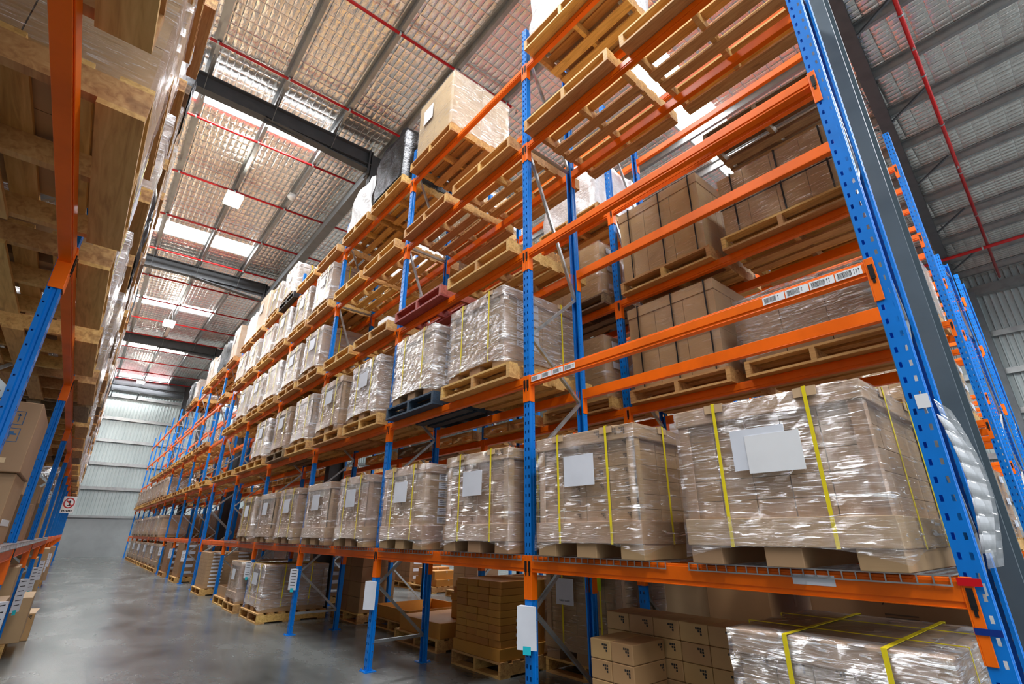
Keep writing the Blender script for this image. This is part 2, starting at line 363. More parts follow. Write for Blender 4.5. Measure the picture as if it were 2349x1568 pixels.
# high bay lamps and the round detector
def highbay(x, y, z, lab):
    t = thing('highbay_light', lab, 'lamp', (x, y, z), 0, 'glowing high bay lamps over the aisle')
    MB().box(-.23, .23, -.29, .29, .02, .14).build('housing', 'white_paint', t, bevel=.02)
    MB().box(-.21, .21, -.27, .27, -.03, .02).build('lens', 'lamp_lens', t)
    MB().tube((-.1, 0, .13), (0, 0, .9), .006, 6).tube((.1, 0, .13), (0, 0, .9), .006, 6).build('hanging_wire', 'steel_grey', t)
for (x, y), nm in zip([(1.33, 14.5), (1.2, 26.7), (1.17, 39.2)], ['nearest lamp under the foil roof, biggest glow', 'middle lamp of the row under the foil roof', 'farthest small lamp near the end wall']):
    highbay(x, y, 10.62, 'bright square ' + nm)
t = thing('smoke_detector', 'small white round dome fixed under the roof purlin right of nearest lamp', 'detector', (2.79, 14.1, roof_z(2.79)-.225))
MB().box(-.1, .1, -.12, .12, -.06, 0).build('mount', 'white_paint', t); MB().tube((0, 0, -.06), (0, 0, -.13), .13, 20, .10).build('dome', 'paper_white', t, True)
t = thing('cable_box', 'slim white cable tray on the purlin before the second lamp', 'tray', (1.36, 29.6, roof_z(1.36)-.23)); MB().box(-.08, .08, -.9, .9, -.06, 0).build('tray_body', 'white_paint', t)

# ------------------------------------------------------------------ rack parts (shared meshes)
def upright_mesh(top, holes=True):
    m = MB(); hw, dp, lip = .040, .058, .016          # open at the rear (+x); front face at x = 0
    if not holes:
        m.quad((0, hw, 0), (0, -hw, 0), (0, -hw, top), (0, hw, top))
        for s in (1, -1): m.quad((0, s*hw, 0), (dp, s*hw, 0), (dp, s*hw, top), (0, s*hw, top)); m.quad((dp, s*hw, 0), (dp, s*(hw-lip), 0), (dp, s*(hw-lip), top), (dp, s*hw, top))
    else:
        pit = .0762; n = int(top/pit); ye = [-.040, -.026, -.014, .014, .026, .040]
        for i in range(n):
            z0 = i*pit; ze = [z0, z0+.025, z0+.053, z0+pit]
            for r in range(3):
                if r == 1:
                    for a, b in ((0, 1), (2, 3), (4, 5)): m.quad((0, ye[b], ze[1]), (0, ye[a], ze[1]), (0, ye[a], ze[2]), (0, ye[b], ze[2]))
                else: m.quad((0, hw, ze[r]), (0, -hw, ze[r]), (0, -hw, ze[r+1]), (0, hw, ze[r+1]))
            for s in (1, -1):                         # sides: shallow groove, small holes behind it
                y, yi = s*hw, s*(hw-.007)
                m.quad((0, y, z0), (.014, y, z0), (.014, y, z0+pit), (0, y, z0+pit)); m.quad((.014, y, z0), (.020, yi, z0), (.020, yi, z0+pit), (.014, y, z0+pit))
                m.quad((.020, yi, z0), (.030, yi, z0), (.030, yi, z0+pit), (.020, yi, z0+pit)); m.quad((.030, yi, z0), (.036, y, z0), (.036, y, z0+pit), (.030, yi, z0+pit))
                xa = [.036, .043, .051, dp]; zb = [z0, z0+.034, z0+.043, z0+pit]
                for a in range(3):
                    for c in range(3):
                        if a == 1 and c == 1: continue
                        m.quad((xa[a], y, zb[c]), (xa[a+1], y, zb[c]), (xa[a+1], y, zb[c+1]), (xa[a], y, zb[c+1]))
                m.quad((dp, y, z0), (dp, s*(hw-lip), z0), (dp, s*(hw-lip), z0+pit), (dp, y, z0+pit))
    return m
UP_H = upright_mesh(TOP).build('upright', 'blue'); UP_L = upright_mesh(TOP, False).build('upright', 'blue')
BASE = MB().box(-.035, .10, -.075, .075, 0, .008).box(-.03, -.028, -.04, .04, 0, .006).tube((-.02, -.058, .008), (-.02, -.058, .022), .009, 6).tube((-.02, .058, .008), (-.02, .058, .022), .009, 6).build('base_plate', 'blue')
bm_ = MB()
def braces(m, d):
    f, r = .05, d-.05
    m.bar((f, 0, .28), (r, 0, .28), .03, .03); m.bar((f, 0, 6.98), (r, 0, 6.98), .03, .03); m.bar((f, 0, 5.46), (r, 0, 5.46), .03, .03)
    for a, b in (((r, .28), (f, .86)), ((f, .86), (r, 1.43)), ((r, 1.43), (f, 2.02)), ((f, 2.02), (r, 2.62)), ((r, 2.62), (f, 3.17)), ((f, 3.17), (r, 3.76)), ((r, 3.76), (f, 5.43)), ((f, 6.95), (r, 5.50))):
        m.bar((a[0], 0, a[1]), (b[0], 0, b[1]), .028, .030, (0, 1, 0))
BR = MB(); braces(BR, DEP); BR = BR.build('bracing', 'galv')
def beam_mesh(length, h, br, rear=False):
    """front face at x = 0, top at z = 0, from y = 0 (near post centre) to y = length (far post centre)"""
    m = MB(); a, b = .043, length-.043
    m.box(.004, .052, a, b, -h, 0); m.box(-.002, .004, a, b, -h*.80, -.012); m.box(.0, .052, a, b, -h-.004, -h+.002)
    for y0, y1, ys in ((.0015, .040, .0425), (length-.040, length-.0015, length-.0425)):
        m.box(-.006, -.001, y0, y1, -br, .006)
        m.box(-.006, .056, min(ys-.003, ys+.003), max(ys-.003, ys+.003), -br, .006)
    return m
def clip_mesh(y): return MB().box(-.011, -.006, y-.011, y+.011, -.115, -.035).tube((-.012, y, -.095), (-.006, y, -.095), .008, 8).box(-.009, -.006, y-.006, y+.006, -.14, -.112)
BEAMS = {}
def beam_obj(length, h, br):
    key = (round(length, 2), h, br)
    if key not in BEAMS: BEAMS[key] = (beam_mesh(length, h, br).build('beam', 'orange', bevel=.004), clip_mesh(.021).build('locking_clip', 'black'), clip_mesh(length-.021).build('locking_clip', 'black'))
    return BEAMS[key]
def wire_deck_mesh(w, d):
    m = MB(); r = .0028
    n = int(w/.055)
    for i in range(n+1):
        y = i*w/n; m.bar((-.012, y, .004), (d, y, .004), r*2, r*2); m.bar((-.010, y, .004), (-.010, y, -.034), r*2, r*2, (1, 0, 0))
    for x in [-.0125] + [.05+.1*k for k in range(int(d/.1)+1)]: m.bar((x, 0, 0 if x > 0 else .004), (x, w, 0 if x > 0 else .004), r*2, r*2)
    m.bar((-.012, -.004, -.034), (-.012, w+.004, -.034), r*2.4, r*2.4)
    return m
WD = {}
def copy_to(src, parent, loc, rz=0, mat=None):
    c = src.copy(); COL.objects.link(c); c.parent = parent; c.location = loc; c.rotation_euler = (0, 0, rz); return c
def build_rack(label, x, ys, levels, sgn=1, near=2, top=TOP, rear=lambda b, l: True, skip=lambda b, l: False, decks=lambda b: False, skew=0, beamh=(.112, .088), post_h=lambda i: True, lift=0):
    """sgn = 1: the face points to -x and depth runs to +x; -1: mirrored"""
    t = thing('pallet_rack', label, 'pallet rack', (x, ys[0], 0), 0, 'blue and orange pallet racking')
    rz = 0 if sgn > 0 else math.pi
    for i, y in enumerate(ys):
        yy = y-ys[0]; hi = post_h(i)
        for front in (1, 0):
            up = copy_to(UP_H if (hi and (front or i < 3)) else UP_L, t, (0 if front else sgn*(DEP), yy+(0 if front or i else skew), 0), rz if front else rz+math.pi)
            copy_to(BASE, up, (0, 0, 0))
        copy_to(BR, t, (0, yy, 0), rz+(0 if i else math.atan2(skew, DEP)))
    for b in range(len(ys)-1):
        ln = ys[b+1]-ys[b]
        for l, z in enumerate(levels):
            if skip(b, l): continue
            for front in (1, 0):
                proto, clip, slot = beam_obj(ln if front or b else ln-skew, beamh[0] if l == 0 else beamh[1], .31 if l == 0 else .24)
                if not front and not rear(b, l): continue
                fl = (front == 1) == (sgn > 0)
                o = copy_to(proto, t, ((0 if front else sgn*DEP), (ys[b] if fl else ys[b+1])-ys[0], z), 0 if fl else math.pi)
                if front and b < near: copy_to(clip, o, (0, 0, 0)); copy_to(slot, o, (0, 0, 0))
        if decks(b):
            w = (ln-.30)/2; key = round(w, 2)
            if key not in WD: WD[key] = wire_deck_mesh(w, DEP+.02).build('wire_deck', 'galv')
            for y0 in (.07, ln-.07-w): copy_to(WD[key], t, (0 if sgn > 0 else 0, (ys[b]-ys[0]+y0) if sgn > 0 else (ys[b]-ys[0]+y0+w), levels[0]+.004), rz)
    return t
ysN = [YU0+P*i for i in range(7)]; ysF = [18.83+P*i for i in range(9)]
RN = build_rack('long rack right of the aisle, nearest run of bays', XR, ysN, LV, 1, 3, decks=lambda b: b < 5, skew=.06)
RF = build_rack('far run of right rack beyond the gap, reaching the end wall', XR, [ysN[-1]+.17]+ysF, LV, 1, 0, skip=lambda b, l: b == 0 and l == 0, post_h=lambda i: False)
R2 = build_rack('second rack standing back to back behind the right rack', XR2, [YU2+P*i for i in range(14)], LV, 1, 1, post_h=lambda i: i < 2, rear=lambda b, l: b < 5)
R3 = build_rack('rack across the next aisle at the right edge', XR3, [YU3+P*i for i in range(5)], LV, 1, 1, post_h=lambda i: i < 2, skew=.055)
R4 = build_rack('rearmost rack behind the one across the next aisle', XR3+1.46, [YU3+.115+P*i for i in range(5)], LV, 1, 0, post_h=lambda i: i < 1, skew=.065)
R5 = build_rack('farthest rack near the right wall', 13.4, [1.07+P*i for i in range(3)], LV, 1, 1, post_h=lambda i: i < 1, skew=-.035)
R6 = build_rack('rack behind the farthest one, near the right wall', 14.9, [.985+P*i for i in range(3)], LV, 1, 0, post_h=lambda i: i < 1)
RL = build_rack('rack left of the aisle, close overhead', XL, YLS, LVL, -1, 3, rear=lambda b, l: b < 4 or l == 0, post_h=lambda i: i < 5, decks=lambda b: b < 5)
for o in (UP_H, UP_L, BASE, BR): bpy.data.objects.remove(o)
for tr in BEAMS.values():
    for o in tr: bpy.data.objects.remove(o)
for o in WD.values(): bpy.data.objects.remove(o)
# ------------------------------------------------------------------ pallets
PROTOS = []
def pallet_proto(mat, detail=True, w=1.15, d=1.165):
    t = thing('pallet', '', 'pallet'); PROTOS.append(t)
    def top(m):
        n = 7; bw = .105; gap = (d-n*bw)/(n-1)
        for i in range(n): m.box(-d/2+i*(bw+gap), -d/2+i*(bw+gap)+bw, -w/2, w/2, .128, .150)
    def bot(m):
        for x, bw in ((-d/2+.07, .14), (-.09, .12), (.09, .12), (d/2-.07, .14)): m.box(x-bw/2, x+bw/2, -w/2, w/2, 0, .022)
    if detail:
        m = MB(); top(m); m.build('top_deck', mat, t); m = MB(); bot(m); m.build('bottom_deck', mat, t)
        for y in (-w/2+.0225, 0, w/2-.0225): MB().box(-d/2, d/2, y-.0225, y+.0225, .022, .128).build('bearer', mat, t)
    else:
        m = MB(); top(m); bot(m)
        for y in (-w/2+.0225, 0, w/2-.0225): m.box(-d/2, d/2, y-.0225, y+.0225, .022, .128)
        m.build('pallet_body', mat, t)
    return t
PAL = {k: pallet_proto(m) for k, m in (('E', 'wood'), ('O', 'wood_old'), ('R', 'wood_red'), ('D', 'wood_navy'), ('B', 'wood_black'))}
PAL['e'] = pallet_proto('wood', False); PAL['o'] = pallet_proto('wood_old', False)
PNAME = {'E': 'pale timber pallet', 'O': 'weathered brown pallet', 'R': 'red painted pallet', 'D': 'dark navy painted pallet', 'B': 'nearly black pallet', 'e': 'pale timber pallet', 'o': 'weathered brown pallet'}

# ------------------------------------------------------------------ loads
def carton_grid(m, x0, x1, nx, y0, y1, ny, z0, z1, nz, g=.004, jit=.0015):
    dx, dy, dz = (x1-x0)/nx, (y1-y0)/ny, (z1-z0)/nz
    for i in range(nx):
        for j in range(ny):
            for k in range(nz):
                if 0 < i < nx-1 and 0 < j < ny-1 and 0 < k < nz-1: continue
                r = lambda: random.uniform(0, jit)
                m.box(x0+i*dx+g/2+r(), x0+(i+1)*dx-g/2-r(), y0+j*dy+g/2+r(), y0+(j+1)*dy-g/2-r(), z0+k*dz+g*.3, z0+(k+1)*dz-g*.4)
    return m
def film_mesh(w, d, z0, z1, flare=.02, arch=.05, off=.010, seg=12, rows=12, wob=.005, fold=.06, lump=0):
    m = MB(); per = []
    for s in range(4):
        for i in range(seg):
            u = -1+2*i/seg
            per.append(((-d/2, -u*w/2, -1, 0), (u*d/2, -w/2, 0, -1), (d/2, u*w/2, 1, 0), (-u*d/2, w/2, 0, 1))[s] + (u,))
    n = len(per)
    for r in range(rows+1):
        t = r/rows
        for (x, y, nx, ny, u) in per:
            zb = z0+arch*(1-abs(u)**3)*(1-t)**3
            z = zb+(z1-zb)*t; e = off+random.uniform(-wob, wob)+flare*(1-t)**3*(.4+.6*abs(u)) + (lump*math.sin(5*u+3*t)*math.sin(7*t) if lump else 0)
            k = 1 if abs(u) < .999 else .7
            cx = nx*e*k + (e*.7*(1 if x > 0 else -1) if abs(u) > .999 and nx == 0 else 0); cy = ny*e*k + (e*.7*(1 if y > 0 else -1) if abs(u) > .999 and ny == 0 else 0)
            m.v.append((x+cx, y+cy, z))
    for (x, y, nx, ny, u) in per: m.v.append((x*(1-fold*2/d), y*(1-fold*2/w), z1+.006))
    for r in range(rows+1):
        for i in range(n):
            j = (i+1) % n; m.f.append((r*n+i, r*n+j, (r+1)*n+j, (r+1)*n+i))
    return m
def strap_x(m, y, d, z0, z1, wd=.018, e=.016):      # loop over front, top and back
    m.box(-d/2-e-.002, -d/2-e, y-wd/2, y+wd/2, z0, z1+.008); m.box(-d/2-e, d/2+e, y-wd/2, y+wd/2, z1+.006, z1+.009); m.box(d/2+e, d/2+e+.002, y-wd/2, y+wd/2, z0, z1+.008)
def strap_y(m, x, w, z0, z1, wd=.018, e=.016):
    m.box(x-wd/2, x+wd/2, -w/2-e-.002, -w/2-e, z0, z1+.010); m.box(x-wd/2, x+wd/2, -w/2-e, w/2+e, z1+.009, z1+.012); m.box(x-wd/2, x+wd/2, w/2+e, w/2+e+.002, z0, z1+.010)
def marks(m, x, y, z, s=.011, axis='x'):
    for dy, dz in ((0, 0), (1.25, 0), (2.5, 0), (1.25, -1.3), (2.5, -1.3), (2.5, -2.6)):
        a, b = y-(dy*s), z+dz*s
        if axis == 'x': m.quad((x, a, b), (x, a-s, b), (x, a-s, b+s), (x, a, b+s))
        else: m.quad((y+dy*s, x, b), (y+dy*s+s, x, b), (y+dy*s+s, x, b+s), (y+dy*s, x, b+s))
def crate_proto(labels=False, straps=True, sheets=1, w=.95, d=1.10, h=.87, ny=4, nz=6, card='card', mk=True, fl='film', far=False, seedv=0):
    t = thing('wrapped_crate', '', 'crate'); PROTOS.append(t); random.seed(50+seedv)
    zt, zl = .235, h-.10
    m = MB(); carton_grid(m, -d/2+.03, d/2-.03, 4, -w/2+.03, w/2-.03, ny, zt-.02, zl+.02, nz)
    if far:
        m.box(-d/2-.006, d/2+.006, -w/2-.006, w/2+.006, .095, zt); m.box(-d/2, d/2, -w/2, w/2, zl, h)
        for y in (-w/2+.09, 0, w/2-.09): m.box(-d/2+.01, d/2-.01, y-.085, y+.085, 0, .095)
        m.build('carton_block', card, t)
        film_mesh(w, d, .04, h-.01, .02, .06, seg=6, rows=5).build('film_wrap', fl, t, True)
        return t
    m.build('carton_block', card, t)
    MB().box(-d/2-.008, d/2+.008, -w/2-.008, w/2+.008, .095, zt).build('tray', card, t, bevel=.004)
    MB().box(-d/2-.004, d/2+.004, -w/2-.004, w/2+.004, zl, h).build('lid', card, t, bevel=.006)
    for y in (-w/2+.09, 0, w/2-.09): MB().box(-d/2+.006, d/2-.006, y-.09, y+.09, 0, .0945).build('foot', card, t, bevel=.003)
    for x, y in ((-1, -1), (-1, 1), (1, -1)):
        m = MB(); xx, yy = x*(d/2-.02), y*(w/2-.02)
        m.box(min(xx, xx+x*.014), max(xx, xx+x*.014), min(yy+y*.014, yy-y*.05), max(yy+y*.014, yy-y*.05), zt, zl); m.box(min(xx+x*.014, xx-x*.05), max(xx+x*.014, xx-x*.05), min(yy, yy+y*.014), max(yy, yy+y*.014), zt, zl)
        m.build('corner_board', card, t)
    if mk and labels is False:
        m = MB()
        for q in range(4): marks(m, -d/2-.0052, -w/2+.34-q*.075, h-.030, .014)
        m.build('printed_marks', 'ink_soft', t)
    if mk:
        m = MB(); dy = (w-.06)/ny; dz = (zl-zt+.04)/nz
        for j in range(ny):
            for k in range(nz): marks(m, -d/2+.0285, w/2-.03-j*dy-dy*.60, zt-.02+(k+1)*dz-.03, .0105)
        m.build('printed_marks', 'ink_soft', t)
    film_mesh(w, d, .03, h-.004, .022, .065, seg=16, rows=14, wob=.004).build('film_wrap', fl, t, True)
    if labels:
        dz = (zl-zt)/6
        for k in range(6):
            z = zt+.02+k*dz; l = MB().box(-.36, -.06, -w/2+.024, -w/2+.026, z, z+.068).build('side_label', 'paper', t)
            m = MB(); yb = -w/2+.0235
            m.quad((-.17, yb, z+.02), (-.135, yb, z+.02), (-.135, yb, z+.055), (-.17, yb, z+.055))
            for q in range(3): m.quad((-.34, yb, z+.014+q*.018), (-.22, yb, z+.014+q*.018), (-.22, yb, z+.020+q*.018), (-.34, yb, z+.020+q*.018))
            m.build('print', 'ink', l)
    if straps:
        for y in (.24*w, -.26*w):
            m = MB(); strap_x(m, y, d, .09, h); m.build('strap', 'yellow', t)
            MB().box(-d/2-.014, -d/2-.010, y-.055, y+.055, h-.045, h+.004).box(-d/2-.014, -d/2+.06, y-.055, y+.055, h+.001, h+.005).build('edge_protector', 'card_light', t)
        for x in (-.22, .25):
            m = MB(); strap_y(m, x, w, .09, h); m.build('strap', 'yellow', t)
            MB().box(x-.05, x+.05, -w/2-.014, -w/2-.010, h-.045, h+.005).build('edge_protector', 'card_light', t)
    if sheets: MB().box(-d/2-.024, -d/2-.022, -.13, .16, .48, .70).build('paper_sheet', 'paper', t)
    if sheets > 1: MB().box(-d/2-.028, -d/2-.026, -.20, .08, .46, .66).build('paper_sheet', 'paper_white', t)
    return t
def block_proto(name, cat, w, d, h, nx, ny, nz, card='card', fl='film', cap=0, straps=None, flare=.015, arch=.03, sheet=False, band=None, lump=0, z0=0, labels=0):
    t = thing(name, '', cat); PROTOS.append(t)
    carton_grid(MB(), -d/2, d/2, nx, -w/2, w/2, ny, z0+.004, h-cap, nz).build('carton_block', card, t)
    if cap: MB().box(-d/2-.006, d/2+.006, -w/2-.006, w/2+.006, h-cap, h).build('lid', card, t, bevel=.004)
    if fl: film_mesh(w, d, .0, h, flare, arch, off=.012+lump*1.1, seg=12, rows=10, wob=.006, lump=lump).build('film_wrap', fl, t, True)
    if straps:
        for y in (.36*w, -.05*w, -.42*w):
            m = MB(); strap_x(m, y, d, .0, h, .016, .02); m.build('strap', straps, t)
        m = MB(); m.box(-d/2-.023, -d/2-.021, -w/2, w/2, h*.44, h*.44+.014); m.build('strap', straps, t)
    if sheet: MB().box(-d/2-.024, -d/2-.022, .05*w, .32*w, h*.55, h*.8).build('paper_sheet', 'paper_white', t)
    if band: MB().box(-d/2-.016, d/2+.016, -w/2-.016, w/2+.016, h*.55, h*.72).build('tape_band', band, t)
    if labels:
        for k in range(labels):
            z = (k+.45)*h/labels; MB().box(-.42, -.16, -w/2-.018, -w/2-.016, z, z+min(.08, h/labels*.5)).build('side_label', 'paper', t); MB().box(.14, .40, -w/2-.018, -w/2-.016, z, z+min(.08, h/labels*.5)).build('side_label', 'paper', t)
    return t
PR = {
 'c0': crate_proto(False, True, 1, seedv=0), 'c1': crate_proto(True, True, 1, seedv=1), 'c2': crate_proto(False, False, 1, ny=3, seedv=2), 'c3': crate_proto(True, True, 0, fl='film_heavy', seedv=3),
 'c4': crate_proto(False, True, 1, fl='film_heavy', seedv=4), 'c5': crate_proto(False, True, 2, w=1.0, ny=5, nz=5, mk=False, seedv=5), 'cf': crate_proto(far=True, seedv=6), 'cg': crate_proto(far=True, fl='film_heavy', seedv=7),
 'S': block_proto('strapped_load', 'carton load', 1.06, 1.08, .98, 3, 3, 2, 'card_tan', 'film_clear', .12, 'black'),
 'T': block_proto('strapped_load', 'carton load', 1.10, 1.08, .72, 3, 4, 2, 'card_tan', 'film', .0, 'black'),
 'Q': block_proto('wrapped_load', 'carton load', 1.08, 1.10, .62, 3, 3, 2, 'card', 'film_heavy', 0, None, lump=.02),
 'K': block_proto('wrapped_load', 'carton load', 1.08, 1.12, 1.02, 3, 4, 5, 'card', 'film_heavy', 0, None),
 'J': block_proto('wrapped_load', 'carton load', 1.04, 1.10, .80, 3, 3, 3, 'card_tan', 'film', 0, None, labels=3),
 'B': block_proto('carton_load', 'carton load', 1.02, 1.06, 1.15, 2, 2, 2, 'card_light', 'film', 0, None, sheet=True),
 'X': block_proto('black_wrapped_load', 'wrapped load', 1.02, 1.06, 1.02, 2, 2, 3, 'card', 'film_black', 0, None, lump=.03),
 'W': block_proto('white_wrapped_load', 'wrapped load', .90, .95, .92, 2, 2, 2, 'card_light', 'film_white', 0, None, lump=.03),
 'H': block_proto('slotted_load', 'carton load', 1.02, 1.05, .95, 3, 4, 10, 'card', None, 0, None, labels=10),
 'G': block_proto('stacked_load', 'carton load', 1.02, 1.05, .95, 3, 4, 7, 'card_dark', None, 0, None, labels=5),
}
# white wrapped band at the foot of the black load
MB().box(-.545, .545, -.525, .525, .0, .20).build('white_wrap_band', 'film_white', PR['X'])
PNM = {'c': 'wrapped crate with yellow straps', 'S': 'tan carton load with black straps', 'T': 'low strapped carton load', 'Q': 'bulging film wrapped load', 'K': 'tall film wrapped load', 'J': 'lightly wrapped carton load', 'B': 'large plain carton stack', 'X': 'black plastic wrapped load', 'W': 'white plastic wrapped load', 'G': 'dark unwrapped carton stack', 'H': 'slotted carton stack'}
def nm(k): return 'wrapped crate without straps' if k == 'c2' else ('film wrapped crate' if k in ('cf', 'cg') else PNM[k[0]])
USED = set()
def put(kind, pal, x, y, z, where, group, rz=0, j=1, low=False, sz=1):
    """a pallet (or none) with a load (or none) at its centre x, y, resting at height z"""
    if pal:
        p = pal.lower() if low and pal in 'EO' else pal
        txt = PNAME[p] + (' under a load, ' if kind else ' left empty, ') + where
        dup(PAL[p], (x, y+random.uniform(-.02, .02)*j, z), rz+random.uniform(-.012, .012)*j, txt, 'pallets on ' + group); z += .1505
    if kind:
        sy = random.uniform(.97, 1.03) if j else 1
        dup(PR[kind], (x+random.uniform(-.015, .015)*j, y+random.uniform(-.02, .02)*j, z), rz+random.uniform(-.015, .015)*j, nm(kind) + ', ' + where, 'loads on ' + group, (1, sy, sz))
random.seed(5)
PX = XR-.125+.5825                    # pallet centre on the right rack
def slot(ys, b, p): return ys[b]+(.70 if p == 'n' else 1.99) if True else 0
HALF = {'n': 'nearer place', 'f': 'farther place'}
#           level: list of (bay, place, load, pallet)
RIGHT = {
 1: [(0, 'f', 'c0', ''), (0, 'n', 'c5', ''), (1, 'n', 'c0', ''), (1, 'f', 'c1', ''), (2, 'n', 'c0', ''), (2, 'f', 'c2', ''), (3, 'n', 'c0', ''), (3, 'f', 'c2', ''), (4, 'n', 'c0', '')],
 2: [(1, 'n', 'c3', 'E'), (1, 'f', 'c3', 'D'), (2, 'n', 'c4', 'E'), (2, 'f', 'c1', 'E'), (3, 'n', 'c3', 'E'), (3, 'f', 'c1', 'O'), (4, 'n', 'c4', 'E'), (4, 'f', '', 'E'), (5, 'n', '', 'E'), (5, 'f', '', 'E')],
 3: [(1, 'n', '', 'E'), (1, 'f', '', 'R'), (2, 'n', '', 'E'), (2, 'f', '', 'E'), (3, 'n', 'c4', 'E'), (3, 'f', 'c4', 'E'), (4, 'n', 'c3', 'E'), (4, 'f', 'c4', 'E'), (5, 'n', 'c4', 'E'), (5, 'f', '', 'E')],
 4: [(0, 'n', '', 'E'), (0, 'f', '', 'E'), (1, 'n', '', 'E'), (1, 'f', '', 'E'), (2, 'n', '', 'E'), (2, 'f', '', 'E'), (3, 'n', 'c4', 'E'), (3, 'f', 'c4', 'E'), (4, 'n', 'c4', 'E'), (4, 'f', 'c3', 'E'), (5, 'n', 'c4', 'E'), (5, 'f', 'c4', 'E')],
 5: [(0, 'f', 'W', 'E'), (1, 'f', 'B', 'E'), (2, 'n', 'X', 'E'), (2, 'f', 'W', 'E'), (3, 'n', '', 'E'), (3, 'f', '', 'E'), (4, 'n', 'c4', 'B'), (4, 'f', 'c4', 'E'), (5, 'n', 'B', 'E'), (5, 'f', 'W', 'E')],
}
for lv, rows in RIGHT.items():
    for b, p, k, pal in rows:
        w = '%s level of right rack, %s bay, %s' % (LVN[lv], ORD[b], HALF[p])
        y = slot(ysN, b, p); z = LV[lv-1]+.0005
        if lv == 1:
            z += .0115
            y = {(0, 'f'): 2.475, (0, 'n'): 1.165, (1, 'n'): 3.80, (1, 'f'): 5.18}.get((b, p), y)
            put(k, pal, 2.765+.55, y, z, w, 'the right rack', 0, .3); continue
        put(k, pal, PX, y, z, w, 'the right rack', 0, .15 if (lv, b) == (4, 0) else 1)
ysT = [ysN[-1]+.20] + ysF
FAR = {
 1: [(b, p, 'cf', '') for b in range(4, 8) for p in 'nf'] + [(3, 'f', 'cf', '')],
 2: [(b, p, '' if b < 4 else 'cf', 'E') for b in range(0, 9) for p in 'nf'],
 3: [(b, p, '', 'E') for b in range(1, 7) for p in 'nf'],
 4: [(0, 'f', '', 'E')],
 5: [(0, 'f', 'B', 'E'), (1, 'n', 'X', 'E'), (1, 'f', 'cg', 'E'), (2, 'n', 'B', 'E'), (3, 'n', 'cg', 'E'), (3, 'f', 'X', 'O')],
}
for lv, rows in FAR.items():
    for b, p, k, pal in rows:
        if b == 0 and p == 'n' and lv != 4: continue
        w = '%s level of far right run, %s bay, %s' % (LVN[lv], ORD[b], HALF[p])
        put(k, pal, PX if lv > 1 else 2.765+.55, (ysT[b]+1.1 if b == 0 else slot(ysT, b, p)), LV[lv-1]+.0005+(.008 if lv == 1 else 0), w, 'the far right run', 0, .6, True)
# second rack
PX2 = XR2-.10+.5825; ys2 = [YU2+P*i for i in range(7)]
BACK = {
 1: [(0, 'n', 'G', 'E'), (0, 'f', 'J', 'E'), (1, 'n', 'Q', 'E'), (1, 'f', '', 'E'), (2, 'n', '', 'E'), (3, 'n', '', 'E'), (3, 'f', 'K', 'E'), (4, 'n', 'K', 'E'), (5, 'n', 'K', 'E')],
 2: [(0, 'n', 'Q', 'E'), (0, 'f', 'S', 'E'), (1, 'n', 'J', 'E'), (1, 'f', '', 'E'), (2, 'n', '', 'E'), (2, 'f', '', 'O'), (3, 'n', '', 'E'), (4, 'f', '', 'E')],
 3: [(0, 'n', 'T', 'E'), (0, 'f', 'S', 'E'), (1, 'n', 'J', 'O'), (1, 'f', '', 'E'), (2, 'n', 'J', 'E'), (2, 'f', '', 'E'), (3, 'n', '', 'E'), (3, 'f', 'J', 'E')],
 4: [(0, 'n', '', 'O'), (1, 'n', 'W', 'E'), (1, 'f', '', 'E'), (2, 'n', 'J', 'E'), (2, 'f', 'W', 'E'), (3, 'n', 'J', 'E'), (4, 'n', 'J', 'E')],
 5: [(2, 'n', 'J', 'E'), (3, 'n', 'W', 'E')],
}
for lv, rows in BACK.items():
    for b, p, k, pal in rows:
        w = '%s level of second rack, %s bay, %s' % (LVN[lv], ORD[b], HALF[p])
        put(k, pal, PX2, slot(ys2, b, p), LV[lv-1]+.0005, w, 'the second rack', 0, .6)
random.seed(77)
for b in range(4, 13):
    for lv in (1, 2, 3, 4):
        for p in 'nf':
            if (b, p) in [(q[0], q[1]) for q in BACK[lv]] or random.random() < (.18, .2, .3, .55)[lv-1]: continue
            k = random.choice(('K', 'J', 'cf', 'G', '', '')) if lv > 1 else random.choice(('K', 'J', 'cf', 'G'))
            put(k, 'E', PX2, slot([YU2+P*i for i in range(14)], b, p), LV[lv-1]+.0005, '%s level of second rack, %s bay, %s' % (LVN[lv], ORD[b], HALF[p]), 'the second rack', 0, .6, True, .88)
for b in range(4, 13):
    for p in 'nf':
        if random.random() < .35: continue
        put(random.choice(('G', 'K', 'J')), 'E', PX2, slot([YU2+P*i for i in range(14)], b, p), 0, 'floor of second rack, %s bay, %s' % (ORD[b], HALF[p]), 'the second rack floor', 0, .4, True, .9)
# racks across the next aisle
PX3 = XR3-.10+.5825; ys3 = [YU3+P*i for i in range(5)]
for lv, rows in {1: [(0, 'n', 'J', 'E'), (0, 'f', 'G', 'E'), (1, 'n', 'K', 'E'), (2, 'f', 'K', 'E')], 2: [(0, 'n', 'J', 'E'), (0, 'f', 'K', 'E'), (1, 'f', 'K', 'E'), (2, 'n', 'J', 'E')], 3: [(0, 'n', 'K', 'E'), (1, 'n', 'J', 'E'), (2, 'n', 'K', 'E')], 4: [(0, 'f', '', 'E'), (1, 'n', 'J', 'E')]}.items():
    for b, p, k, pal in rows:
        put(k, pal, PX3, slot(ys3, b, p), LV[lv-1]+.0005, '%s level of far side rack, %s bay, %s' % (LVN[lv], ORD[b], HALF[p]), 'the rack across the next aisle', 0, .6, True)
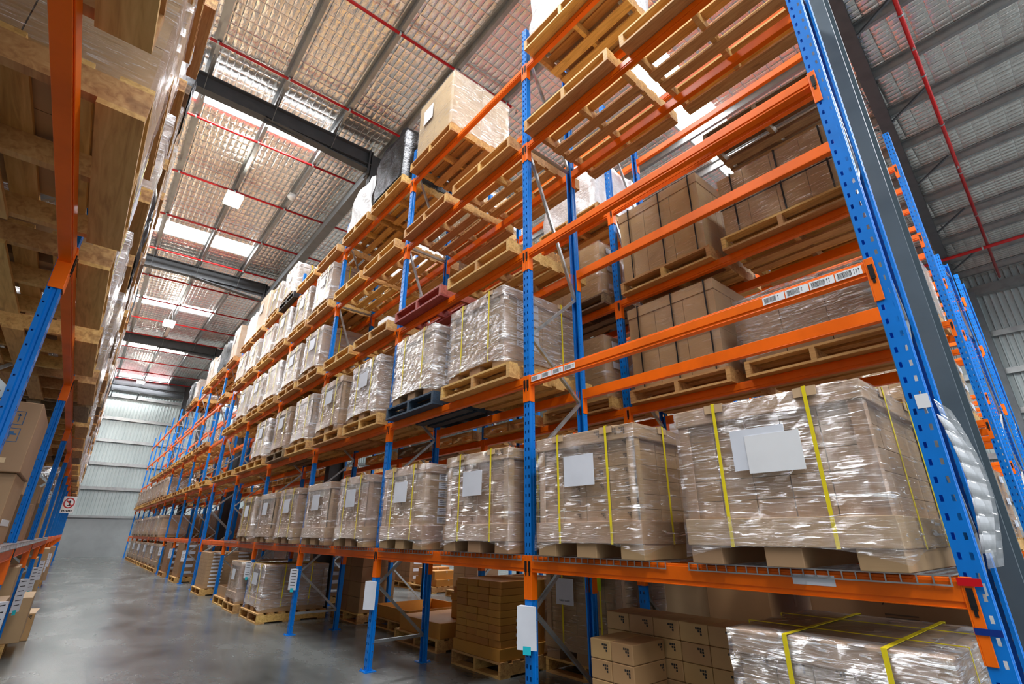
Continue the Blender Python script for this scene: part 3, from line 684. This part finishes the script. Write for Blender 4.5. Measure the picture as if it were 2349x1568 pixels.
# left rack: loads overhead and along the aisle
PXL = -.185-.5825
def slotL(b, p):
    a, c = YLS[b], YLS[b+1]
    if b < 2: return {(0, 'n'): .985, (0, 'f'): 2.475, (1, 'n'): 3.91, (1, 'f'): 5.44}[(b, p)]
    return (a+c)/2 + (-.645 if p == 'n' else .645)
LB = ['bay above camera', 'nearest bay', 'second bay', 'third bay', 'fourth bay', 'fifth bay', 'sixth bay', 'seventh bay', 'eighth bay', 'ninth bay', 'tenth bay', 'eleventh bay', 'twelfth bay', 'thirteenth bay']
kinds = {2: ['K', 'J', 'c4', 'K', 'K', 'J'], 3: ['K', 'c3', 'J', 'K', 'X', 'K', 'J'], 4: ['J', 'K', 'c4', 'W', 'K'], 5: ['K', 'J', 'W', 'K', 'X', 'J', 'K']}
for lv in (2, 3, 4, 5):
    i = 0
    for b in range(0, 14):
        for p in 'nf':
            k = kinds[lv][i % len(kinds[lv])]; i += 1
            if b > 3: k = {'c4': 'cg', 'c3': 'cg'}.get(k, k)
            if lv == 4 and i in (3, 8): k = ''
            if lv == 3 and b == 0:
                if p == 'n': continue
                put('K', 'E', PXL, 1.98, LVL[2]+.0005, 'third level of left rack, bay above camera, only one', 'the left rack', math.pi, .3); continue
            if lv == 2 and b == 0 and p == 'n': k = 'K'
            put(k, 'O' if (i*7+lv) % 4 == 0 and b > 1 else 'E', PXL+random.uniform(-.03, .035), slotL(b, p), LVL[lv-1]+.0005, '%s level of left rack, %s, %s' % (LVN[lv], LB[b], HALF[p]), 'the left rack', math.pi, .6 if b < 2 else 1, b > 3, .88 if lv == 4 or k in 'KW' and lv < 5 else 1)
for b in range(4, 12):
    for p in 'nf':
        put('J' if (b+ord(p)) % 3 else 'K', 'E', PXL-.20, slotL(b, p), LVL[0]+.0125, 'first level of left rack, %s, %s' % (LB[b], HALF[p]), 'the left rack', math.pi, .6, True)

# ------------------------------------------------------------------ loose cartons and floor goods
def carton(x0, x1, y0, y1, z0, z1, mat, label, group=None, tape=True, mk='', name='carton', flap=False):
    c = ((x0+x1)/2, (y0+y1)/2, z0); dx, dy, dz = x1-x0, y1-y0, z1-z0
    t = thing(name, label, 'box', c, random.uniform(-.02, .02) if group == 'cartons on the left floor' else 0, group)
    MB().box(-dx/2, dx/2, -dy/2, dy/2, .0005, dz).build('carton_body', mat, t, bevel=min(.006, dz*.05))
    if tape:
        w = .022
        MB().box(-w, w, -dy/2, dy/2, dz, dz+.0008).box(-w, w, -dy/2-.0008, -dy/2, dz*.72, dz).build('tape', 'card_light', t)
    if 'f' in mk:
        m = MB(); marks(m, -dx/2-.001, -dy/2+min(.09, dy*.42), dz-min(.035, dz*.3), min(.013, dz*.11)); m.build('printed_marks', 'ink', t)
    if 's' in mk:
        m = MB(); marks(m, -dy/2-.001, dx/2-.07, dz-.035, .012, 'y'); m.build('printed_marks', 'ink', t)
    if 'w' in mk: MB().box(-.02, .10, -dy/2-.0015, -dy/2-.0005, dz*.3, dz*.75).build('sticker', 'paper_white', t)
    return t
LROW = ['bottom', 'second', 'third', 'fourth', 'fifth', 'sixth', 'seventh', 'eighth', 'ninth', 'tenth', 'eleventh']
# brown cartons with dark marks on the floor of the nearest bay
gx, gw, gh = 3.02, .185, .122
for c in range(2):
    for r in range(6):
        carton(gx, gx+.36, 2.705-(c+1)*gw, 2.705-c*gw-.003, r*gh, r*gh+gh-.002, 'card_tan', 'brown carton with dark symbols, front stack, %s column, %s row up' % (('left', 'right')[c], LROW[r]), 'small brown cartons on the floor', False, 'fs')
for c in range(5):
    for r in range(7):
        y1 = 2.86-c*.215
        carton(gx+.385, gx+.72, y1-.212, y1, r*gh, r*gh+gh-.002, 'card_tan', 'brown carton with dark symbols, rear block, %s column from left, %s row up' % (LROW[c] if c else 'first', LROW[r]), 'small brown cartons on the floor', False, 'f')
# yellow strapped wrapped crate in front, at the bottom edge of the picture
t = thing('wrapped_crate', 'low wrapped crate with crossed yellow straps on the floor under the nearest deck', 'crate', (3.33, 1.06, 0))
carton_grid(MB(), -.5, .5, 4, -.43, .43, 5, .10, .86, 5).build('carton_block', 'card', t)
MB().box(-.53, .53, -.46, .46, .84, .955).build('lid', 'card', t, bevel=.012)
MB().box(-.55, .55, -.47, .47, .10, .22).build('tray', 'card', t)
m = MB()
for j in range(5):
    for k in range(5): marks(m, -.502, .43-j*.172-.10, .10+(k+1)*.152-.03, .011)
m.build('printed_marks', 'ink_soft', t)
for y in (-.37, 0, .37): MB().box(-.54, .54, y-.08, y+.08, 0, .0995).build('foot', 'card', t)
film_mesh(.92, 1.06, .05, .955, .02, .05, seg=16, rows=14, fold=.12).build('film_wrap', 'film_heavy', t, True)
MB().box(-.45, .45, -.40, .40, .9575, .9585).build('top_film', 'film', t)
for y in (.17, -.24):
    m = MB(); strap_x(m, y, 1.06, .09, .955, .022); m.build('strap', 'yellow', t)
for x in (-.26, .16):
    m = MB(); strap_y(m, x, .92, .09, .955, .010); m.build('strap', 'yellow', t)
# big cartons behind it under the second rack
def put_pal(x, y, z, lab, k='E', rz=0, w=1, d=1): return dup(PAL[k], (x, y, z), rz, lab, 'pallets on the floor', (d, w, 1))
put_pal(5.0, 1.28, 0, 'timber pallet on the floor under the big dark carton')
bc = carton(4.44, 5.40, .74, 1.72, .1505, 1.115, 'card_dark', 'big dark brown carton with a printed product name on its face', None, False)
def text(body, size, parent, loc, rot, mat='ink'):
    cu = bpy.data.curves.new('printed_text', 'FONT'); cu.body = body; cu.size = size; cu.extrude = .0004; cu.align_x = 'CENTER'; cu.materials.append(MATS[mat])
    tmp = bpy.data.objects.new('printed_text', cu); COL.objects.link(tmp)
    me = bpy.data.meshes.new_from_object(tmp.evaluated_get(bpy.context.evaluated_depsgraph_get())); bpy.data.objects.remove(tmp)
    o = bpy.data.objects.new('printed_text', me); COL.objects.link(o); o.parent = parent; o.location = loc; o.rotation_euler = rot; return o
FACE = (math.pi/2, 0, -math.pi/2)      # text on a face that looks toward -x
text('MultiSync PA322UHD', .062, bc, (-.4815, -.10, .83), FACE)
m = MB()
for z in (.755, .735): m.quad((-.4812, .02, z), (-.4812, -.17, z), (-.4812, -.17, z+.008), (-.4812, .02, z+.008))
m.build('small_print', 'ink_soft', bc)
put_pal(4.95, 2.55, 0, 'timber pallet on the floor under two tan cartons')
carton(4.42, 5.38, 2.02, 2.56, .1505, 1.115, 'card_tan', 'tall tan carton with a small mark, next to the big dark carton', None, True, 'f')
carton(4.50, 5.38, 2.60, 3.04, .1505, 1.10, 'card_light', 'light tan carton with a white sticker, behind the brown carton block', None, True, 'w')
# dim wrapped crate with lime label behind the first post
put_pal(4.98, 4.03, 0, 'timber pallet under the dim crate with the lime label')
t = dup(PR['c5'], (4.95, 4.03, .1505), 0, 'dim wrapped crate with lime green label behind the first upright', None, (1.02, 1.10, 1.09), ('paper_sheet',))
t2 = t; MB().box(-.60, -.596, -.30, -.09, .66, .80).build('lime_label', 'lime', t2)
o = MB().box(-.60, -.596, .06, .30, .50, .74).build('paper_sheet', 'paper', t2); text('THIS IF LOAD', .024, o, (-.602, .18, .53), FACE)
# orange-brown flat boxes stack on a pallet
put_pal(4.37, 5.12, 0, 'timber pallet under the neat stack of orange brown boxes', 'E', 0, .80, 1)
carton(3.79, 4.95, 4.68, 5.56, .1505, .27, 'card_orange', 'long orange brown base box under the neat box stack', None, False)
for c in range(4):
    for r in range(9):
        y1 = 5.54-c*.213
        carton(3.80+random.uniform(0, .015), 4.30, y1-.208, y1, .27+r*.072, .27+r*.072+.070, 'card_orange', 'flat orange brown box, %s column from left, %s row up in neat stack' % (('first', 'second', 'third', 'fourth')[c], LROW[r]), 'flat orange boxes in the neat stack', False, 'w' if c == 3 and r < 4 else '')
for c in range(2):
    for r in range(3):
        carton(4.32, 4.90, 4.70+c*.42, 5.11+c*.42, .27+r*.215, .27+r*.215+.213, 'card_orange', 'orange brown box behind the neat stack, %s column, %s row up' % (('near', 'far')[c], LROW[r]), 'boxes behind the neat stack', False)
# shallow trays
def tray(x0, x1, y0, y1, z0, h, mat, lab):
    t = thing('cardboard_tray', lab, 'tray', ((x0+x1)/2, (y0+y1)/2, z0)); dx, dy = (x1-x0)/2, (y1-y0)/2
    MB().box(-dx, dx, -dy, dy, .0005, .01).box(-dx, -dx+.012, -dy, dy, .01, h).box(dx-.012, dx, -dy, dy, .01, h).box(-dx+.012, dx-.012, -dy, -dy+.012, .01, h).box(-dx+.012, dx-.012, dy-.012, dy, .01, h).build('tray_body', mat, t)
    return t
put_pal(4.50, 6.68, 0, 'timber pallet under the box with small boxes stacked at its corner')
carton(3.95, 5.05, 6.10, 7.18, .1505, .33, 'card_orange', 'wide flat orange brown box on a pallet, left of the neat stack', None, False)
for r, (d, hh) in enumerate(((.34, .22), (.36, .10), (.30, .08), (.26, .08))):
    z = .33+sum((.22, .10, .08, .08)[:r])
    carton(4.35, 4.75, 6.12, 6.12+d, z, z+hh-.002, 'card_orange', 'small red brown box, %s of the little corner pile' % LROW[r], 'little corner pile of boxes', False)
put_pal(4.78, 8.0, 0, 'timber pallet under the open orange tray')
tr = tray(4.22, 5.34, 7.42, 8.56, .1505, .17, 'card_orange', 'wide open orange cardboard tray on a pallet, empty but for a grey sheet')
sh = tag(MB().box(-.22, .22, -.30, .30, 0, .004).build('plastic_sheet', 'grey_plastic', loc=(4.8, 7.9, .163)), 'flat grey plastic sheet lying in the open orange tray', 'sheet')
put_pal(4.62, 9.38, 0, 'timber pallet under the dark stacked cartons')
for c in range(2):
    for r in range(4):
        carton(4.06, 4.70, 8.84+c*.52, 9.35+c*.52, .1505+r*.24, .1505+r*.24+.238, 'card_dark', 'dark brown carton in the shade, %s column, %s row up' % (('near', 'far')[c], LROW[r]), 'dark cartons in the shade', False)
# floor goods along the right rack
put_pal(3.31, 10.42, 0, 'timber pallet under the tall wrapped crate on the aisle floor')
dup(PR['c4'], (3.32, 10.42, .1505), 0, 'tall wrapped crate with yellow straps on the floor, fourth bay', None, (1.0, 1.04, .86))
put_pal(3.28, 11.81, 0, 'timber pallet under the narrow wrapped stack', 'E', 0, .80)
dup(PR['c2'], (3.27, 11.81, .1505), 0, 'narrow wrapped stack on the floor beside the tall wrapped crate', None, (1, .82, .86))
put_pal(3.33, 12.90, 0, 'timber pallet under the low brown tray', 'E')
tray(2.80, 3.86, 12.3, 13.4, .1505, .20, 'card', 'low brown cardboard tray on a pallet beside the narrow stack')
put_pal(3.32, 15.55, 0, 'timber pallet under the slotted cartons with black and white labels')
t = dup(PR['H'], (3.32, 15.55, .1505), 0, 'stack of slotted cartons with white labels on the floor', None, (1.02, 1.0, .86))
for b in range(1, 8):
    if b < 3:
        put('G', 'E', 3.35, 19.55+2.7*(b-1)+.3, 0, 'floor of far right run, %s bay, nearer place' % ORD[b], 'the far right floor', 0, .5, True)
    for p in 'nf':
        if b >= 3: put('cf', 'E', 3.35, slot(ysF, b-1, p), 0, 'floor of far right run, %s bay, %s' % (ORD[b], HALF[p]), 'the far right floor', 0, .5, True)
# floor goods of the next aisle
nb = 0
for (y, k) in ((15.4, 'K'), (14.0, 'G'), (17.5, 'K'), (19, 'J')):
    put(k, 'E', 8.15, y, 0, 'on the floor across the next aisle, %s along' % ORD[nb], 'the next aisle floor', 0, .5, True); nb += 1
put_pal(8.0, 12.5, 0, 'timber pallet under the orange boxes across the next aisle')
for i, (y0, z0, w, hh) in enumerate(((11.95, .1505, .55, .16), (12.52, .1505, .5, .2), (12.05, .311, .4, .2), (12.5, .351, .4, .22))):
    carton(7.55, 8.3, y0, y0+w, z0, z0+hh-.001, 'card_orange', 'orange box on a pallet across the next aisle, %s of four' % ('near lower', 'far lower', 'near upper', 'far upper')[i], 'orange boxes across the next aisle', True)
put_pal(8.0, 10.72, 0, 'timber pallet under the tan boxes across the next aisle')
for i, (y0, z0) in enumerate(((10.2, .1505), (10.7, .1505), (10.2, .52), (10.7, .52))):
    carton(7.55, 8.2, y0, y0+.49, z0, z0+.368, 'card', 'tan box on a pallet across the next aisle, %s of four' % ('near lower', 'far lower', 'near upper', 'far upper')[i], 'tan boxes across the next aisle', False, 'w')
t = thing('plastic_bin', 'small white plastic bin on the floor of the next aisle', 'bin', (7.15, 9.55, 0))
MB().tube((0, 0, 0), (0, 0, .2), .15, 16, .19).build('bin_body', 'paper_white', t, True); MB().tube((0, 0, .2), (0, 0, .225), .205, 16).build('rim', 'paper_white', t)
# loose sheet on the pallet, third level
t = tag(MB().box(-.16, .14, -.16, .16, 0, .16).build('parcel', 'paper_white', loc=(2.98, 6.35, LV[2]+.152)), 'small white wrapped parcel standing on a pallet beside the red pallet', 'parcel')

# ------------------------------------------------------------------ left rack: cartons on the first deck, floor cartons
def symbols(t, x, y, z, s, axis):
    for i, j in ((0, 0), (1, 0), (0, 1), (1, 1)):
        m = MB(); a, b = i*1.25*s, j*1.25*s
        def q(u0, u1, v0, v1): m.quad((x+a+u0*s, y, z+b+v0*s), (x+a+u1*s, y, z+b+v0*s), (x+a+u1*s, y, z+b+v1*s), (x+a+u0*s, y, z+b+v1*s))
        for e in ((0, 1, 0, .04), (0, 1, .96, 1), (0, .04, 0, 1), (.96, 1, 0, 1)): q(*e)
        if (i, j) == (0, 1): q(.46, .54, .15, .5); q(.3, .7, .5, .85); q(.3, .7, .12, .18)
        elif (i, j) == (1, 1): q(.28, .34, .2, .8); q(.66, .72, .2, .8); q(.2, .42, .65, .75); q(.58, .8, .65, .75)
        elif (i, j) == (0, 0): q(.2, .8, .2, .3); q(.3, .7, .35, .7)
        else: q(.15, .85, .5, .62); q(.3, .7, .62, .75); q(.47, .53, .2, .5)
        m.build('printed_symbol', 'ink_blue', t)
ly = 4.62
zf = LVL[0]+.0125
c1 = carton(-.93, -.36, ly, ly+.80, zf, zf+.44, 'card', 'lower brown carton with handling symbols on the left deck, nearest post', None, True)
symbols(c1, -.20, -.402, .17, .09, 'y')
MB().box(.285, .2865, -.30, .25, .12, .16).build('white_strip', 'paper_white', c1)
c2 = carton(-.93, -.345, ly-.05, ly+.80, zf+.4415, zf+.90, 'card', 'upper brown carton with four blue handling symbols, left deck', None, True)
symbols(c2, .02, -.427, .19, .09, 'y')
i = 0
for b, y0 in ((1, 5.52), (2, 6.35), (2, 6.95), (2, 7.5), (2, 8.2), (3, 9.2), (3, 10.0), (3, 10.9)):
    i += 1; hh = (.52, .40, .72, .36, .60, .44, .7, .5)[i-1]
    carton(-.92+(i % 3)*.03, -.37-(i % 2)*.04, y0, y0+.40+(i % 2)*.12, zf, zf+hh, 'card', 'plain brown carton on the left first deck, %s beyond the symbol cartons' % ORD[i-1], 'cartons along the left deck', True)
    if i in (2, 4, 6): carton(-.90, -.42, y0, y0+.38, zf+hh+.0015, zf+hh+.33, 'card_light', 'light brown carton on top of another, left first deck, %s beyond the symbol cartons' % ORD[i-1], 'cartons along the left deck', True)
for i, (x1, y0, w, hh, z0) in enumerate(((-.30, 6.4, .95, .68, .1505), (-.33, 7.75, .75, .92, .1505), (-.16, 9.2, .9, .50, .1505), (-.33, 12.3, 1.0, .85, .1505), (-.25, 15.0, 1.0, .95, .1505), (-.22, 20.3, 1.0, .9, .1505))):
    if z0 < .2: put_pal(-.24-.62, y0+w/2, 0, 'timber pallet on the floor of left rack, %s from camera' % ORD[i], 'E', math.pi, max(.6, w/1.1))
    carton(x1-.75, x1, y0, y0+w, z0, z0+hh, 'card', 'brown carton standing low on the left rack floor, %s from camera' % ORD[i], 'cartons on the left floor', True)
o_ = carton(-.38, -.10, 10.42, 10.78, 0, .34, 'card_tan', 'small open carton poking out into the aisle on the left', None, False, 's')
MB().quad((-.14, -.18, .342), (.14, -.18, .342), (.17, .13, .375), (-.11, .13, .385)).build('flap', 'card_light', o_)

# ------------------------------------------------------------------ paper sheets, stickers and tape on the posts
def post_sheet(x, y, z, w, hh, lab, lines=0, cyan=False, sgn=-1, tilt=0):
    t = thing('location_sheet', lab, 'sign', (x, y, z), tilt, 'white location sheets on the posts')
    a = .075*sgn                                      # folded in a V: the near flap faces down the aisle
    MB().quad((0, -w/2, 0), (a, w*.30, 0), (a, w*.30, hh), (0, -w/2, hh)).quad((a, w*.30, 0), (0, w/2, 0), (0, w/2, hh), (a, w*.30, hh)).quad((0, -w/2, hh), (a, w*.30, hh), (0, w/2, hh), (0, 0, hh)).quad((0, -w/2, 0), (0, 0, 0), (0, w/2, 0), (a, w*.30, 0)).build('paper', 'paper', t)
    P0, P1 = Vector((0, -w/2, 0)), Vector((a, w*.30, 0)); nv = Vector((0, -.0008, 0))
    if lines:
        m = MB()
        for i in range(lines):
            zz = Vector((0, 0, hh*(.92-i*.86/lines))); q0, q1 = P0.lerp(P1, .2)+nv, P0.lerp(P1, .8)+nv; dz = Vector((0, 0, .009))
            m.quad(q0+zz, q1+zz, q1+zz+dz, q0+zz+dz)
        m.build('barcode_rows', 'ink', t)
    if cyan:
        q0, q1 = P0.lerp(P1, .3)+nv*1.5, P0.lerp(P1, .7)+nv*1.5; MB().quad(q0+Vector((0, 0, -.03)), q1+Vector((0, 0, -.03)), q1+Vector((0, 0, .025)), q0+Vector((0, 0, .025))).build('cyan_tab', 'cyan', t)
for i in range(1, 5): post_sheet(XR-.007, ysN[i]-.01, .61, .17, .29, 'white sheet hung on the %s upright of the right rack' % ORD[i], 6 if i > 2 else 0, i in (1, 3, 4))
for i in range(0, 8): post_sheet(XR-.007, ysF[i]-.01, .62, .16, .30, 'white sheet with rows of codes, %s upright of far right run' % ORD[i], 6)
for i in range(2, 8): post_sheet(XL+.007, YLS[i]-.02, .52, .17, .36, 'white sheet with code rows on the left rack, %s post' % ORD[i], 6, i < 5, 1)
t = thing('warning_sign', 'white no entry sign with red ring on a left rack post', 'sign', (XL+.13, 17.25, 1.88))
MB().box(-.13, .13, -.003, 0, 0, .40).build('sign_board', 'paper_white', t)
m = MB()
for i in range(24):
    a, b = 2*math.pi*i/24, 2*math.pi*(i+1)/24; e = -.0042
    m.quad((.11*math.cos(a), e, .24+.13*math.sin(a)), (.11*math.cos(b), e, .24+.13*math.sin(b)), (.085*math.cos(b), e, .24+.10*math.sin(b)), (.085*math.cos(a), e, .24+.10*math.sin(a)))
m.bar((-.07, -.0042, .31), (.07, -.0042, .17), .002, .02); m.build('red_ring', 'red', t)
m = MB(); e = -.0038
for x0, x1, z0, z1 in ((-.05, .03, .27, .29), (.0, .025, .19, .30), (-.03, .04, .17, .19)): m.quad((x0, e, z0), (x1, e, z0), (x1, e, z1), (x0, e, z1))
for k in range(7): m.quad((-.10+k*.029, e, .03), (-.08+k*.029, e, .03), (-.08+k*.029, e, .075), (-.10+k*.029, e, .075))
m.build('pictogram', 'ink', t)
# end frame details
def stick(name, lab, cat, mb, mat): return tag(mb.build(name, mat), lab, cat)
stick('sticker', 'blank white sticker on the face of the end upright', 'sticker', MB().box(XR-.002, XR-.0005, .420, .470, 1.955, 2.02), 'paper_white')
t = thing('red_tape', 'red tape wound round the end upright at the first beam', 'tape', (XR, .464, 1.24)); MB().box(-.010, -.0075, -.026, .052, -.018, .012).build('tape_strip', 'tape_red', t); MB().box(-.009, -.0078, -.034, -.026, -.05, -.005).build('grey_tail', 'grey_plastic', t)
t = thing('blue_tape', 'dark blue tape wound round the end upright bracket', 'tape', (XR, .464, 1.06)); MB().box(-.010, -.0075, -.041, .043, -.012, .012).build('tape_strip', 'tape_blue', t)
t = thing('document_sleeve', 'clear sleeve with white papers hanging behind the end upright', 'sleeve', (3.20, .44, 1.28))
m = MB()
for i in range(8):
    a, b = i/8, (i+1)/8; bow = lambda u: -.03*math.sin(math.pi*u)
    m.quad((-.13, bow(a), .06+a*.62), (.22, bow(a)*1.6, .06+a*.62), (.22-.14*max(0, b-.7), bow(b)*1.6, .06+b*.62), (-.13, bow(b), .06+b*.62))
pp = m.build('paper_sheets', 'paper_white', t, True); pp.modifiers.new('thick', 'SOLIDIFY').thickness = .004
m = MB()
for i in range(10):
    a, b = i/10, (i+1)/10; bow = lambda u: -.03*math.sin(math.pi*u)-.006
    m.quad((-.15, bow(a), a*.75), (.25, bow(a)*1.6, a*.75), (.25-.16*max(0, b-.7), bow(b)*1.6, b*.75), (-.15, bow(b), b*.75))
pp = m.build('clear_pocket', 'sleeve', t, True); pp.modifiers.new('thick', 'SOLIDIFY').thickness = .002
stick('sticker', 'long blank white label on the first beam, nearest bay', 'sticker', MB().box(XR-.0045, XR-.0025, .972, 1.164, 1.185, 1.232), 'paper')
def barcode(y, z, lab, arrows):
    t = thing('barcode_label', lab, 'sticker', (XR-.0025, y, z), 0, 'barcode labels on the second beam')
    MB().box(-.0015, 0, -.062, .062, -.024, .024).build('label', 'paper_white', t)
    m = MB(); yy = .052; random.seed(int(y*1000))
    while yy > -.015:
        w = random.choice((.0012, .002, .003)); m.quad((-.0019, yy, -.016), (-.0019, yy-w, -.016), (-.0019, yy-w, .017), (-.0019, yy, .017)); yy -= w+random.choice((.0015, .002))
    for k in range(arrows):
        a = -.026-.011*k; m.quad((-.0019, a, -.014), (-.0019, a-.002, -.014), (-.0019, a-.002, .010), (-.0019, a, .010)); m.f.append((len(m.v), len(m.v)+1, len(m.v)+2)); m.v += [(-.0019, a+.003, .008), (-.0019, a-.005, .008), (-.0019, a-.001, .016)]
    m.build('bars', 'ink', t)
for k, y in enumerate((3.035, 2.90, 2.765, 2.63)): barcode(y, LV[1]-.043, 'barcode label on the second beam by the second upright, %s from it' % ORD[k], min(3, max(1, k)))
for k, y in enumerate((.975, .845, .715, .585)): barcode(y, LV[1]-.043, 'barcode label on the second beam by the end upright, %s from camera side' % ORD[3-k], k if k else 1)
# torn film tails hanging from left loads
LTAIL = 'lightly wrapped carton load, third level of left rack, nearest bay, nearer place'
def tail(x, y, z, s, lab, k=0):
    random.seed(k); m = MB(); n = 6
    pts = [[(x+math.sin(i*1.3+k)*.03*s+j*.02, y+(j-1.5)*.12*s+random.uniform(-.02, .02), z-i*.09*s*(1 if j in (1, 2) else .7)) for j in range(4)] for i in range(n)]
    for i in range(n-1):
        for j in range(3): m.quad(pts[i][j], pts[i][j+1], pts[i+1][j+1], pts[i+1][j])
    o = m.build('film_tail', 'film_cloudy', None, True); o.modifiers.new('thick', 'SOLIDIFY').thickness = .002; tag(o, lab, 'film', 'x'); return o
big = [o for o in bpy.data.objects if o.get('label') == LTAIL][0]
o = tail(.60, .2, .50, 1.2, '', 1); o.parent = big; del o['label']; del o['category']; del o['group']; o.rotation_euler = (0, 0, 0)
MB().box(.572, .580, -.40, .10, .30, .46).build('tape_patch', 'ink_blue', big)
stick('tape_patch', 'pale yellow tape tag stuck on the nearest left upright', 'tape', MB().box(XL-.012, XL+.03, 3.152, 3.158, 1.70, 1.722), 'card_light')
for t in PROTOS:
    for c in list(t.children):
        for g in list(c.children): bpy.data.objects.remove(g)
        bpy.data.objects.remove(c)
    bpy.data.objects.remove(t)
